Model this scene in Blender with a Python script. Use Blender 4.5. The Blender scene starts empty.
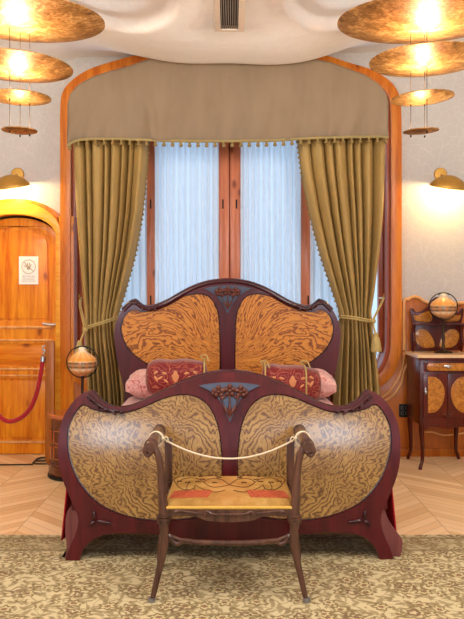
import bpy, bmesh, math, random
from math import sin, cos, pi, radians as R, sqrt, atan2, hypot, exp
from mathutils import Vector, Matrix
from mathutils.geometry import tessellate_polygon
random.seed(7)
scn = bpy.context.scene
COL = scn.collection

# ------------------------------------------------------------------ measures
F = 772.0; CX = 232.0; HY = 300.0; EYE = 1.35
WALL = 6.70
def P(px, py, D): return ((px-CX)*D/F, D, EYE-(py-HY)*D/F)
def X(px, D): return (px-CX)*D/F
def Z(py, D): return EYE-(py-HY)*D/F

# ------------------------------------------------------------------ node helpers
class NT:
    def __init__(s, name):
        s.m = bpy.data.materials.new(name); s.m.use_nodes = True
        s.t = s.m.node_tree; s.t.nodes.clear()
        s.out = s.n('ShaderNodeOutputMaterial'); s.b = s.n('ShaderNodeBsdfPrincipled')
        s.l(s.b.outputs[0], s.out.inputs[0])
        s.tc = s.n('ShaderNodeTexCoord')
        s.co = s.tc.outputs['Object']
    def n(s, t, **k):
        x = s.t.nodes.new(t)
        for a, v in k.items(): setattr(x, a, v)
        return x
    def l(s, a, b): s.t.links.new(a, b)
    def put(s, inp, v):
        if hasattr(v, 'is_output') or isinstance(v, bpy.types.NodeSocket): s.l(v, inp)
        elif isinstance(v, (tuple, list)) and len(v) == 3 and inp.type == 'RGBA': inp.default_value = (*v, 1)
        else: inp.default_value = v
    def math(s, op, a, b=None, c=None):
        x = s.n('ShaderNodeMath', operation=op)
        s.put(x.inputs[0], a)
        if b is not None: s.put(x.inputs[1], b)
        if c is not None: s.put(x.inputs[2], c)
        return x.outputs[0]
    def vmath(s, op, a, b=None):
        x = s.n('ShaderNodeVectorMath', operation=op)
        s.put(x.inputs[0], a)
        if b is not None: s.put(x.inputs[1], b)
        return x.outputs[0]
    def map(s, scale=(1,1,1), loc=(0,0,0), rot=(0,0,0), co=None):
        x = s.n('ShaderNodeMapping'); s.l(co or s.co, x.inputs[0])
        x.inputs['Scale'].default_value = scale; x.inputs['Location'].default_value = loc; x.inputs['Rotation'].default_value = rot
        return x.outputs[0]
    def noise(s, scale=5, detail=3, rough=.5, co=None, dist=0, color=False):
        x = s.n('ShaderNodeTexNoise'); s.l(co or s.co, x.inputs['Vector'])
        x.inputs['Scale'].default_value = scale; x.inputs['Detail'].default_value = detail
        x.inputs['Roughness'].default_value = rough; x.inputs['Distortion'].default_value = dist
        return x.outputs[1 if color else 0]
    def voro(s, scale=5, co=None, feature='F1', rand=1.0):
        x = s.n('ShaderNodeTexVoronoi', feature=feature); s.l(co or s.co, x.inputs['Vector'])
        x.inputs['Scale'].default_value = scale; x.inputs['Randomness'].default_value = rand
        return x
    def sep(s, co=None):
        x = s.n('ShaderNodeSeparateXYZ'); s.l(co or s.co, x.inputs[0]); return x.outputs
    def comb(s, x=0, y=0, z=0):
        c = s.n('ShaderNodeCombineXYZ')
        for i, v in enumerate((x, y, z)): s.put(c.inputs[i], v)
        return c.outputs[0]
    def ramp(s, fac, stops, interp='LINEAR'):
        x = s.n('ShaderNodeValToRGB'); s.l(fac, x.inputs[0]); x.color_ramp.interpolation = interp
        e = x.color_ramp.elements
        while len(e) > 1: e.remove(e[-1])
        e[0].position = stops[0][0]; e[0].color = (*stops[0][1], 1)
        for p, c in stops[1:]:
            q = e.new(p); q.color = (*c, 1)
        return x.outputs[0]
    def mix(s, fac, a, b, mode='MIX'):
        x = s.n('ShaderNodeMix', data_type='RGBA', blend_type=mode)
        s.put(x.inputs[0], fac); s.put(x.inputs[6], a); s.put(x.inputs[7], b)
        return x.outputs[2]
    def step(s, v, lo, hi):
        x = s.n('ShaderNodeMapRange'); x.clamp = True
        s.put(x.inputs[0], v); x.inputs[1].default_value = lo; x.inputs[2].default_value = hi
        return x.outputs[0]
    def bump(s, h, strength=.3, dist=.01):
        x = s.n('ShaderNodeBump'); s.l(h, x.inputs['Height'])
        x.inputs['Strength'].default_value = strength; x.inputs['Distance'].default_value = dist
        s.l(x.outputs[0], s.b.inputs['Normal'])
    def fin(s, color=None, rough=.5, metal=0, **k):
        if color is not None: s.put(s.b.inputs['Base Color'], color)
        s.b.inputs['Specular IOR Level'].default_value = .22
        s.put(s.b.inputs['Roughness'], rough); s.put(s.b.inputs['Metallic'], metal)
        for a, v in k.items(): s.put(s.b.inputs[a.replace('_', ' ')], v)
        return s.m

def srgb(r, g, b):
    f = lambda c: (c/255/12.92) if c/255 <= .04045 else ((c/255+.055)/1.055)**2.4
    return (f(r), f(g), f(b))

def mat_wood(name, c1, c2, rough=.3, axis='z', scale=1.0, coat=.3, knots=False, seed=0):
    t = NT(name)
    st = {'z': (14, 14, 1.1), 'x': (1.1, 14, 14), 'y': (14, 1.1, 14)}[axis]
    co = t.map(scale=tuple(v*scale for v in st), loc=(seed, seed*1.7, seed*.3))
    n1 = t.noise(1.6, 5, .6, co, dist=.6); n2 = t.noise(9, 2, .5, co)
    f = t.math('ADD', t.math('MULTIPLY', n1, .8), t.math('MULTIPLY', n2, .2))
    col = t.ramp(f, [(.33, c2), (.62, c1)])
    if knots:
        kc = t.map(scale={'z': (6, 6, 3.2), 'x': (3.2, 6, 6), 'y': (6, 3.2, 6)}[axis], loc=(seed*.7, 0, seed*.4))
        v = t.voro(1.0, kc)
        d = t.math('ADD', v.outputs['Distance'], t.math('MULTIPLY', t.noise(30, 2), .05))
        k = t.step(d, .19, .09)
        col = t.mix(k, col, tuple(a*.28 for a in c2))
        halo = t.step(d, .45, .15)
        col = t.mix(t.math('MULTIPLY', halo, .35), col, c2)
    t.bump(n1, .08, .004)
    return t.fin(col, rough, Coat_Weight=coat, Coat_Roughness=.15)

def mat_plain(name, c, rough=.5, metal=0, var=.12, nscale=30, bump=0, **k):
    t = NT(name)
    n = t.noise(nscale, 3)
    col = t.mix(n, tuple(a*(1-var) for a in c), tuple(min(1, a*(1+var)) for a in c))
    if bump: t.bump(n, bump, .003)
    return t.fin(col, rough, metal, **k)

M = {}
M['mahogany'] = mat_wood('mahogany', srgb(88, 19, 25), srgb(58, 10, 14), .3, 'z', .6, .3)
M['mahogany_lit'] = mat_wood('mahogany_lit', srgb(134, 74, 72), srgb(98, 44, 44), .3, 'z', .6, .5)  # paler mahogany copy: light on the leg flanges put into the colour
M['mahogany_dark'] = mat_wood('mahogany_dark', srgb(66, 18, 24), srgb(36, 8, 12), .25, 'x', .6, .5)
M['carved'] = mat_wood('carved_walnut', srgb(104, 52, 38), srgb(66, 28, 22), .35, 'x', 1, .3)
M['slate_ground'] = mat_plain('slate_ground', srgb(74, 80, 98), .4)
M['bench_wood'] = mat_wood('bench_walnut', srgb(98, 62, 48), srgb(56, 31, 24), .28, 'z', 1, .5)
M['cab_wood'] = mat_wood('cabinet_mahogany', srgb(96, 26, 10), srgb(58, 12, 4), .3, 'z', .7, .2)
M['pine'] = mat_wood('pine', srgb(246, 160, 34), srgb(210, 100, 8), .34, 'z', .9, .08, True, 1.3)
M['pine_x'] = mat_wood('pine_across', srgb(246, 160, 34), srgb(210, 100, 8), .34, 'x', .9, .08, True, 3.1)
M['pine_trim'] = mat_wood('pine_trim', srgb(216, 126, 34), srgb(184, 88, 14), .36, 'z', .9, .08, True, 5.1)
M['pine_pale'] = mat_wood('pine_pale', srgb(246, 178, 60), srgb(228, 140, 30), .36, 'x', .9, .1, False, 2)
M['wainscot'] = mat_wood('wainscot_wood', srgb(194, 108, 26), srgb(162, 76, 10), .36, 'z', .8, .1, False, 4)
M['bead'] = mat_wood('bead_wood', srgb(236, 176, 112), srgb(210, 140, 70), .28, 'z', .8, .5)
M['sash'] = mat_wood('sash_wood', srgb(182, 84, 40), srgb(142, 54, 22), .4, 'z', .9, .1, False, 6)
M['mullion'] = mat_wood('mullion_wood', srgb(212, 126, 86), srgb(176, 92, 58), .4, 'z', .9, .2, True, 6)
M['post'] = mat_wood('barrier_wood', srgb(186, 112, 46), srgb(150, 80, 26), .35, 'z', .9, .1)
M['commode'] = mat_wood('commode_wood', srgb(120, 58, 28), srgb(74, 30, 16), .25, 'x', .8, .5)
M['commode_top'] = mat_wood('commode_top_wood', srgb(190, 104, 52), srgb(160, 78, 36), .2, 'x', .6, .6)
M['brass'] = mat_plain('brass', srgb(196, 150, 74), .42, .75)
M['steel'] = mat_plain('steel', srgb(196, 196, 200), .28, 1)
M['black_metal'] = mat_plain('black_metal', srgb(28, 24, 24), .4, .3)
M['plastic_black'] = mat_plain('black_plastic', srgb(18, 17, 17), .4)
M['plastic_grey'] = mat_plain('grey_plastic', srgb(96, 92, 86), .4)
M['paper'] = mat_plain('paper', srgb(250, 246, 238), .7, var=.02)
M['ink'] = mat_plain('ink', srgb(186, 166, 142), .7)
M['ink_grey'] = mat_plain('grey_ink', srgb(164, 162, 162), .7)
M['cord'] = mat_plain('white_cord', srgb(226, 206, 176), .7)
M['wire'] = mat_plain('wire', srgb(70, 52, 40), .4, .6)
M['marble'] = mat_plain('marble_top', srgb(222, 184, 140), .2, var=.15, nscale=8)
M['near_black'] = mat_plain('dark_patch', srgb(30, 20, 18), .5)
M['vent'] = mat_plain('vent_metal', srgb(206, 190, 172), .6, 0)
M['vent_dark'] = mat_plain('vent_inside', srgb(24, 22, 20), .8)
M['slat'] = mat_plain('vent_slat', srgb(150, 140, 128), .5, .3)
M['rubber'] = mat_plain('foot_glide', srgb(150, 150, 155), .3, .8)

def emis(name, c, s):
    t = NT(name)
    t.b.inputs['Emission Strength'].default_value = s
    return t.fin(c, .5, Emission_Color=(*c, 1))
M['bulb'] = emis('lit_bulb', (1, .82, .55), 30)
M['sconce_bulb'] = emis('sconce_bulb', (1, .85, .55), 8)

# burl veneer of the footboard: book-matched isolines of a noise field
def mat_burl():
    t = NT('burl_veneer')
    x, y, z = t.sep()
    ax = t.math('ABSOLUTE', x)
    w = t.math('SUBTRACT', ax, .30)
    zz = t.math('SUBTRACT', z, .62)
    # near the post: terraces fanning outward; on the wing: free swirls
    u1 = t.math('ADD', t.math('MULTIPLY', ax, .75), t.math('MULTIPLY', z, .65))
    u2 = t.math('SUBTRACT', t.math('MULTIPLY', ax, .65), t.math('MULTIPLY', z, .75))
    v = t.comb(t.math('MULTIPLY', u1, 1.0), 0, t.math('MULTIPLY', t.math('ABSOLUTE', t.math('ADD', u2, .16)), 1.0))
    nz = t.noise(5.2, 4.0, .6, v, dist=.8)
    steps = t.noise(30, 2, .5, t.comb(u1, 0, t.math('MULTIPLY', u2, .6)))
    r = t.math('SQRT', t.math('ADD', t.math('MULTIPLY', w, w), t.math('MULTIPLY', zz, zz)))
    ph = t.math('ADD', t.math('ADD', t.math('MULTIPLY', t.math('ABSOLUTE', t.math('ADD', u2, .16)), 22), t.math('MULTIPLY', r, 17)), t.math('MULTIPLY', nz, 12))
    ph = t.math('ADD', ph, t.math('MULTIPLY', steps, 1.7))
    fr = t.math('FRACT', ph)
    col = t.ramp(fr, [(0, srgb(84, 50, 24)), (.12, srgb(98, 60, 28)), (.28, srgb(150, 108, 54)), (.6, srgb(182, 140, 76)), (.88, srgb(154, 112, 56)), (1, srgb(88, 54, 24))])
    patch = t.noise(5, 2, .5, v)
    col = t.mix(t.step(patch, .3, .7), col, t.mix(.5, col, srgb(112, 72, 30)))
    return t.fin(col, .45, Coat_Weight=1, Coat_Roughness=.2)
M['burl'] = mat_burl()

# orange oak of the headboard: figure fanning out from the bottom of the post
def mat_fan():
    t = NT('fanned_oak')
    x, y, z = t.sep()
    ax = t.math('ABSOLUTE', x)
    dx = t.math('ADD', ax, .06); dz = t.math('SUBTRACT', z, .88)
    ang = t.math('ARCTAN2', dz, dx)
    rr = t.math('SQRT', t.math('ADD', t.math('MULTIPLY', dx, dx), t.math('MULTIPLY', dz, dz)))
    bend = t.math('ADD', ang, t.math('MULTIPLY', t.math('SINE', t.math('MULTIPLY', rr, 9)), .10))
    v = t.comb(t.math('MULTIPLY', bend, 1.25), 0, t.math('MULTIPLY', rr, .8))
    nz = t.noise(3.2, 3.5, .6, v, dist=.5)
    fine = t.noise(24, 2, .5, t.comb(ax, 0, z))
    ph = t.math('ADD', t.math('MULTIPLY', bend, 17), t.math('ADD', t.math('MULTIPLY', nz, 11), t.math('MULTIPLY', fine, 1.3)))
    fr = t.math('FRACT', ph)
    col = t.ramp(fr, [(0, srgb(112, 56, 8)), (.16, srgb(138, 74, 14)), (.36, srgb(208, 136, 48)), (.85, srgb(192, 118, 36)), (1, srgb(118, 60, 10))])
    return t.fin(col, .42, Coat_Weight=.15, Coat_Roughness=.25)
M['fan'] = mat_fan()

def mat_cab_burl():
    t = NT('cabinet_burl')
    n = t.noise(30, 4, .7, dist=1.2)
    col = t.ramp(n, [(.3, srgb(120, 66, 18)), (.5, srgb(176, 108, 34)), (.7, srgb(206, 140, 56))])
    return t.fin(col, .32, Coat_Weight=.3)
M['cab_burl'] = mat_cab_burl()

def mat_velvet(name, c_hi, c_lo):
    t = NT(name)
    n = t.noise(3, 3, .6, t.map(scale=(3, 3, .7)))
    n2 = t.noise(160, 2)
    col = t.mix(n, c_lo, c_hi)
    col = t.mix(.12, col, t.mix(n2, c_lo, c_hi))
    t.bump(n2, .1, .001)
    return t.fin(col, .6, Sheen_Weight=.2, Sheen_Tint=(*c_hi, 1))
M['velvet'] = mat_velvet('olive_gold_velvet', srgb(190, 158, 98), srgb(142, 114, 64))
M['valance'] = mat_velvet('taupe_silk', srgb(140, 120, 98), srgb(120, 101, 80))
M['fringe'] = mat_plain('gold_fringe', srgb(150, 132, 88), .7)
M['bead_brass'] = mat_plain('fringe_beads', srgb(150, 126, 78), .4, .2)
M['tie'] = mat_plain('gold_cord', srgb(186, 160, 100), .6, nscale=120, var=.35, bump=.3)

def mat_sheer():
    t = NT('white_sheer')
    tr = t.n('ShaderNodeBsdfTranslucent'); tr.inputs[0].default_value = (.72, .80, .88, 1)
    tp = t.n('ShaderNodeBsdfTransparent')
    mx = t.n('ShaderNodeMixShader'); mx.inputs[0].default_value = .40
    m2 = t.n('ShaderNodeMixShader'); m2.inputs[0].default_value = .12
    t.fin(srgb(225, 232, 240), .9)
    t.l(t.b.outputs[0], mx.inputs[1]); t.l(tr.outputs[0], mx.inputs[2])
    t.l(mx.outputs[0], m2.inputs[1]); t.l(tp.outputs[0], m2.inputs[2]); t.l(m2.outputs[0], t.out.inputs[0])
    return t.m
M['sheer'] = mat_sheer()
def mat_glass():
    t = NT('window_glass')
    g = t.n('ShaderNodeBsdfGlossy'); g.inputs['Roughness'].default_value = .02
    tp = t.n('ShaderNodeBsdfTransparent'); tp.inputs[0].default_value = (.93, .97, 1, 1)
    mx = t.n('ShaderNodeMixShader'); mx.inputs[0].default_value = .06
    t.l(tp.outputs[0], mx.inputs[1]); t.l(g.outputs[0], mx.inputs[2]); t.l(mx.outputs[0], t.out.inputs[0])
    return t.m
M['glass'] = mat_glass()

def mat_gold_leaf():
    t = NT('gold_leaf')
    n = t.noise(9, 5, .65, dist=.8); n2 = t.noise(45, 3, .6)
    f = t.math('ADD', t.math('MULTIPLY', n, .6), t.math('MULTIPLY', n2, .4))
    col = t.ramp(f, [(.36, srgb(108, 70, 28)), (.5, srgb(160, 114, 58)), (.64, srgb(214, 170, 108))])
    t.bump(n, .35, .006)
    return t.fin(col, .5, .55)
M['leaf'] = mat_gold_leaf()
M['disc_top'] = mat_plain('cream_disc', srgb(236, 220, 188), .6)

def mat_wall():
    t = NT('leaf_wallpaper')
    wob = t.noise(3, 2, color=True)
    co = t.vmath('ADD', t.co, t.vmath('MULTIPLY', wob, (.25, .25, .25)))
    v = t.voro(13, co, 'DISTANCE_TO_EDGE')
    line = t.step(v.outputs['Distance'], .045, .01)
    n = t.noise(60, 3)
    base = t.mix(n, srgb(184, 178, 174), srgb(200, 194, 189))
    col = t.mix(t.math('MULTIPLY', line, .25), base, srgb(222, 218, 212))
    t.bump(n, .2, .003)
    return t.fin(col, .75)
M['wall'] = mat_wall()
def mat_ceiling():
    t = NT('ceiling_plaster')
    n = t.noise(14, 5, .7, dist=.8)
    col = t.mix(n, srgb(232, 227, 222), srgb(246, 243, 239))
    t.bump(n, .35, .012)
    return t.fin(col, .85)
M['ceiling'] = mat_ceiling()

def mat_floor():
    t = NT('oak_parquet')
    x, y, z = t.sep()
    W = .42
    sx = t.math('DIVIDE', x, W)
    cell = t.math('FLOOR', sx)
    par = t.math('SUBTRACT', t.math('MULTIPLY', t.math('FLOORED_MODULO', cell, 2), 2), 1)  # -1 / 1
    u = t.math('FRACT', sx)
    k = t.math('DIVIDE', t.math('ADD', y, t.math('MULTIPLY', t.math('MULTIPLY', u, W), par)), .105)
    row = t.math('FLOOR', k); fk = t.math('FRACT', k)
    idv = t.comb(cell, row, 0)
    wn = t.n('ShaderNodeTexWhiteNoise', noise_dimensions='3D'); t.l(idv, wn.inputs['Vector'])
    gr = t.noise(6, 4, .6, t.map(scale=(4, 4, 1)))
    tone = t.math('ADD', t.math('MULTIPLY', wn.outputs['Value'], .7), t.math('MULTIPLY', gr, .3))
    col = t.ramp(tone, [(.1, srgb(226, 180, 128)), (.5, srgb(242, 202, 152)), (.9, srgb(250, 216, 172))])
    e = t.math('MINIMUM', fk, t.math('SUBTRACT', 1, fk))
    e2 = t.math('MINIMUM', u, t.math('SUBTRACT', 1, u))
    seam = t.math('MAXIMUM', t.step(e, .05, .02), t.step(e2, .012, .004))
    col = t.mix(t.math('MULTIPLY', seam, .45), col, srgb(150, 104, 60))
    return t.fin(col, .38, Coat_Weight=.1)
M['floor'] = mat_floor()

def mat_rug():
    t = NT('floral_rug')
    x, y, z = t.sep()
    wob = t.noise(6, 2, color=True)
    co = t.vmath('ADD', t.co, t.vmath('MULTIPLY', t.vmath('SUBTRACT', wob, (.5, .5, .5)), (.06, .06, 0)))
    base = t.mix(t.noise(2.5, 3), srgb(200, 182, 140), srgb(218, 200, 158))
    def blob(scale, loc, ra, rb, petals=0, rand=.8):
        c2 = t.map(loc=loc, co=co); v = t.voro(scale, c2, rand=rand)
        d = t.sep(t.vmath('SUBTRACT', c2, v.outputs['Position'])); cc = t.sep(v.outputs['Color'])
        th = t.math('MULTIPLY', cc[0], 6.283)
        cs, sn = t.math('COSINE', th), t.math('SINE', th)
        u = t.math('ADD', t.math('MULTIPLY', d[0], cs), t.math('MULTIPLY', d[1], sn))
        w = t.math('SUBTRACT', t.math('MULTIPLY', d[1], cs), t.math('MULTIPLY', d[0], sn))
        if not petals: w = t.math('ADD', w, t.math('MULTIPLY', t.math('MULTIPLY', u, u), 9))
        q = t.math('SQRT', t.math('ADD', t.math('POWER', t.math('DIVIDE', u, ra), 2), t.math('POWER', t.math('DIVIDE', w, rb), 2)))
        if petals:
            a = t.math('ARCTAN2', w, u)
            q = t.math('DIVIDE', q, t.math('ADD', 1, t.math('MULTIPLY', t.math('COSINE', t.math('MULTIPLY', a, petals)), .22)))
        return q, cc
    vine = t.noise(4.2, 1.5, .5, t.map(loc=(5, 2, 0), co=co))
    vf = t.math('ABSOLUTE', t.math('SUBTRACT', t.math('FRACT', t.math('MULTIPLY', vine, 9)), .5))
    col = t.mix(t.math('MULTIPLY', t.step(vf, .075, .035), .7), base, srgb(132, 112, 66))
    for sc, loc, ra, rb in ((13, (0, 0, 0), .030, .010), (15, (7, 3, 0), .026, .009), (11, (2, 9, 0), .036, .012)):
        q, cc = blob(sc, loc, ra, rb)
        col = t.mix(t.math('MULTIPLY', t.step(q, 1.1, .85), .72), col, srgb(134, 112, 74))
    q, cc = blob(7.5, (1, 4, 0), .038, .034, 6)
    col = t.mix(t.math('MULTIPLY', t.step(q, 1.15, 1.0), .9), col, srgb(110, 84, 48))
    col = t.mix(t.step(q, .78, .68), col, srgb(206, 188, 140))
    col = t.mix(t.math('MULTIPLY', t.step(q, .42, .34), .9), col, srgb(116, 62, 46))
    q, cc = blob(4.0, (4, 1, 0), .075, .050, 5, .6)
    col = t.mix(t.math('MULTIPLY', t.math('MULTIPLY', t.step(q, 1.1, 1.0), t.step(q, .76, .84)), .8), col, srgb(120, 96, 56))
    col = t.mix(t.math('MULTIPLY', t.math('MULTIPLY', t.step(q, .5, .42), t.step(q, .2, .28)), .9), col, srgb(104, 64, 44))
    # border bands along the far edge
    by = t.math('SUBTRACT', 4.40, y)
    band = t.math('MULTIPLY', t.step(by, .02, .03), t.step(by, .30, .29))
    l1 = t.math('MULTIPLY', t.step(by, .05, .055), t.step(by, .075, .07))
    l2 = t.math('MULTIPLY', t.step(by, .255, .26), t.step(by, .285, .28))
    col = t.mix(t.math('MULTIPLY', band, .35), col, srgb(140, 122, 80))
    col = t.mix(t.math('MULTIPLY', t.math('MAXIMUM', l1, l2), .6), col, srgb(104, 86, 54))
    fz = t.noise(400, 2)
    col = t.mix(.16, col, t.mix(fz, srgb(110, 92, 60), srgb(220, 200, 160)))
    t.bump(fz, .5, .004)
    return t.fin(col, .95)
M['rug'] = mat_rug()

def mat_damask(name, ground, motif, light, scale=9):
    t = NT(name)
    x, y, z = t.sep()
    wob = t.noise(8, 2, color=True)
    co = t.vmath('ADD', t.co, t.vmath('MULTIPLY', t.vmath('SUBTRACT', wob, (.5, .5, .5)), (.12, .12, .12)))
    v = t.voro(scale, co); d = v.outputs['Distance']
    ring = t.math('SINE', t.math('MULTIPLY', d, 26))
    leaf = t.noise(scale*2.6, 2, .5, co, dist=1.4)
    col = t.mix(t.math('MULTIPLY', t.step(leaf, .55, .6), .85), ground, motif)
    col = t.mix(t.math('MULTIPLY', t.step(ring, .7, .9), .5), col, light)
    t.bump(leaf, .2, .004)
    return t.fin(col, .55, Sheen_Weight=.3)
M['damask'] = mat_damask('red_damask', srgb(118, 22, 28), srgb(150, 60, 48), srgb(190, 120, 84), 13)
M['damask_motif'] = mat_plain('gold_motif', srgb(206, 140, 92), .5)
M['pillow'] = mat_damask('pale_pillowcase', srgb(226, 168, 160), srgb(196, 90, 92), srgb(240, 206, 196), 8)
M['bedspread'] = mat_plain('crimson_bedspread', srgb(176, 26, 38), .6, nscale=14)

def mat_seat():
    t = NT('tapestry_seat')
    wob = t.noise(10, 3, .6)
    n = t.noise(60, 3)
    col = t.ramp(wob, [(.35, srgb(140, 94, 38)), (.52, srgb(168, 124, 60)), (.68, srgb(184, 148, 88))])
    ax = t.math('ABSOLUTE', t.sep()[0])
    mid = t.step(ax, .15, .03)
    col = t.mix(t.math('MULTIPLY', mid, .45), col, srgb(172, 104, 54))
    col = t.mix(.15, col, t.mix(n, srgb(120, 80, 30), srgb(240, 200, 120)))
    t.bump(n, .3, .002)
    return t.fin(col, .85)
M['seat'] = mat_seat()
M['seat_edge'] = mat_plain('gold_gimp', srgb(206, 160, 76), .8, nscale=150, var=.3, bump=.4)
M['stitch'] = mat_plain('dark_stitching', srgb(92, 52, 26), .85)
M['stitch_red'] = mat_plain('coral_embroidery', srgb(172, 80, 50), .85, nscale=60, var=.35)
M['rope'] = mat_plain('red_velvet_rope', srgb(170, 24, 34), .7, nscale=60, Sheen_Weight=.4)

def mat_shade():
    t = NT('banded_glass_shade')
    x, y, z = t.sep()
    a = t.math('ARCTAN2', y, x)
    st = t.math('FRACT', t.math('MULTIPLY', t.math('ADD', a, pi), 12/(2*pi)))
    pet = t.step(t.math('ABSOLUTE', t.math('SUBTRACT', st, .5)), .12, .42)
    zz = t.math('ADD', z, t.math('MULTIPLY', t.noise(14, 2), .006))
    zb = t.math('SUBTRACT', zz, .40)
    col = t.ramp(t.step(zb, -.10, .10), [(0, srgb(236, 208, 170)), (.14, srgb(226, 168, 110)), (.26, srgb(240, 216, 180)), (.33, srgb(94, 70, 50)), (.42, srgb(176, 142, 104)), (.50, srgb(84, 60, 42)), (.56, srgb(238, 190, 120)), (.62, srgb(232, 158, 66)), (.86, srgb(246, 200, 130)), (.95, srgb(240, 224, 200))], 'LINEAR')
    col = t.mix(t.math('MULTIPLY', pet, .35), col, srgb(226, 120, 44))
    t.b.inputs['Emission Strength'].default_value = 0
    return t.fin(col, .25, Coat_Weight=.6)
M['shade'] = mat_shade()

# ------------------------------------------------------------------ object helpers
def tag(o, label=None, cat=None, group=None, kind=None):
    for k, v in (('label', label), ('category', cat), ('group', group), ('kind', kind)):
        if v: o[k] = v
    return o
def empty(name, loc=(0, 0, 0), label=None, cat=None, group=None):
    o = bpy.data.objects.new(name, None); o.empty_display_size = .1
    COL.objects.link(o); o.location = loc
    return tag(o, label, cat, group)
def fin(name, bm, mat, parent=None, smooth=35):
    me = bpy.data.meshes.new(name)
    bmesh.ops.remove_doubles(bm, verts=bm.verts, dist=1e-5)
    bmesh.ops.recalc_face_normals(bm, faces=bm.faces)
    bm.to_mesh(me); bm.free()
    if smooth:
        for p in me.polygons: p.use_smooth = True
        me.set_sharp_from_angle(angle=R(smooth))
    me.materials.append(M[mat])
    o = bpy.data.objects.new(name, me); COL.objects.link(o)
    if parent is not None: adopt(o, parent)
    return o
def world_loc(p):
    v = Vector((0, 0, 0))
    while p is not None:
        if p.type == 'EMPTY': v += p.location
        p = p.parent
    return v
def adopt(o, parent):
    o.parent = parent
    o.matrix_parent_inverse = Matrix.Translation(-world_loc(parent)) if parent.type == 'EMPTY' else Matrix.Identity(4)
def cr(pts, k=8, closed=True):
    """Catmull-Rom through the points; a point given twice is a corner."""
    n = len(pts); out = []
    rng = range(n) if closed else range(n-1)
    for i in rng:
        g = (lambda j: pts[j % n]) if closed else (lambda j: pts[max(0, min(n-1, j))])
        p0, p1, p2, p3 = g(i-1), g(i), g(i+1), g(i+2)
        if hypot(p1[0]-p2[0], p1[1]-p2[1]) < 1e-9 and (len(p1) < 3 or abs(p1[2]-p2[2]) < 1e-9): continue
        if p0 == p1: p0 = tuple(2*a-b for a, b in zip(p1, p2))
        if p3 == p2: p3 = tuple(2*a-b for a, b in zip(p2, p1))
        for s in range(k):
            t = s/k
            out.append(tuple(.5*((2*b)+(-a+c)*t+(2*a-5*b+4*c-d)*t*t+(-a+3*b-3*c+d)*t**3) for a, b, c, d in zip(p0, p1, p2, p3)))
    if not closed: out.append(tuple(pts[-1]))
    res = [out[0]]
    for p in out[1:]:
        if sum((a-b)**2 for a, b in zip(p, res[-1])) > 1e-10: res.append(p)
    return res
def mirror(pts, c):
    return [(2*c-p[0],)+tuple(p[1:]) for p in reversed(pts)]
def plate_bm(bm, outer, holes=(), y0=0, th=.03, bevel=.004, cut=0, warp=None, plane='xz'):
    """Solid plate from closed outlines (x, z); front at y0, back at y0+th."""
    loops = [list(outer)]+[list(h) for h in holes]
    flat = [Vector((p[0], p[1], 0)) for L in loops for p in L]
    tris = tessellate_polygon([[Vector((p[0], p[1], 0)) for p in L] for L in loops])
    nb = bmesh.new()
    f = [nb.verts.new((p.x, y0, p.y)) for p in flat]
    b = [nb.verts.new((p.x, y0+th, p.y)) for p in flat]
    for t in tris:
        try: nb.faces.new([f[i] for i in t]); nb.faces.new([b[i] for i in reversed(t)])
        except ValueError: pass
    o = 0; rim = []
    for L in loops:
        n = len(L)
        for i in range(n):
            a, c = o+i, o+(i+1) % n
            try: nb.faces.new((f[a], f[c], b[c], b[a]))
            except ValueError: pass
            e = nb.edges.get((f[a], f[c]))
            if e: rim.append(e)
        o += n
    bmesh.ops.recalc_face_normals(nb, faces=nb.faces)
    if bevel:
        bmesh.ops.bevel(nb, geom=rim, offset=bevel, segments=2, profile=.6, affect='EDGES', clamp_overlap=True)
    if cut:
        xs = [v.co.x for v in nb.verts]; zs = [v.co.z for v in nb.verts]
        for lo, hi, no in ((min(xs), max(xs), (1, 0, 0)), (min(zs), max(zs), (0, 0, 1))):
            q = math.floor(lo/cut)+1
            while q*cut < hi:
                pt = (q*cut, 0, 0) if no[0] else (0, 0, q*cut)
                bmesh.ops.bisect_plane(nb, geom=nb.verts[:]+nb.edges[:]+nb.faces[:], plane_co=pt, plane_no=no, dist=1e-6)
                q += 1
    if warp:
        for v in nb.verts: v.co = Vector(warp(v.co.x, v.co.y, v.co.z))
        bmesh.ops.triangulate(nb, faces=[f for f in nb.faces if len(f.verts) > 4])
    if plane == 'xy':   # lay flat: z of the outline becomes y, y becomes -z
        for v in nb.verts: v.co = Vector((v.co.x, v.co.z, -v.co.y))
    if plane == 'yz':
        for v in nb.verts: v.co = Vector((v.co.y, v.co.x, v.co.z))
    merge(bm, nb)
    return bm
def merge(bm, nb):
    me = bpy.data.meshes.new('tmp'); nb.to_mesh(me); nb.free(); bm.from_mesh(me); bpy.data.meshes.remove(me)
def plate(name, outer, holes, y0, th, mat, parent=None, bevel=.004, cut=0, warp=None, plane='xz', smooth=35):
    bm = bmesh.new(); plate_bm(bm, outer, holes, y0, th, bevel, cut, warp, plane)
    return fin(name, bm, mat, parent, smooth)
def box_bm(bm, x0, x1, y0, y1, z0, z1, bevel=.003):
    nb = bmesh.new(); bmesh.ops.create_cube(nb, size=1)
    for v in nb.verts: v.co = Vector(((x0+x1)/2+v.co.x*(x1-x0), (y0+y1)/2+v.co.y*(y1-y0), (z0+z1)/2+v.co.z*(z1-z0)))
    if bevel: bmesh.ops.bevel(nb, geom=nb.edges[:], offset=min(bevel, .3*min(x1-x0, y1-y0, z1-z0)), segments=2, profile=.6, affect='EDGES')
    merge(bm, nb); return bm
def box(name, x0, x1, y0, y1, z0, z1, mat, parent=None, bevel=.003):
    return fin(name, box_bm(bmesh.new(), x0, x1, y0, y1, z0, z1, bevel), mat, parent)
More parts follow.
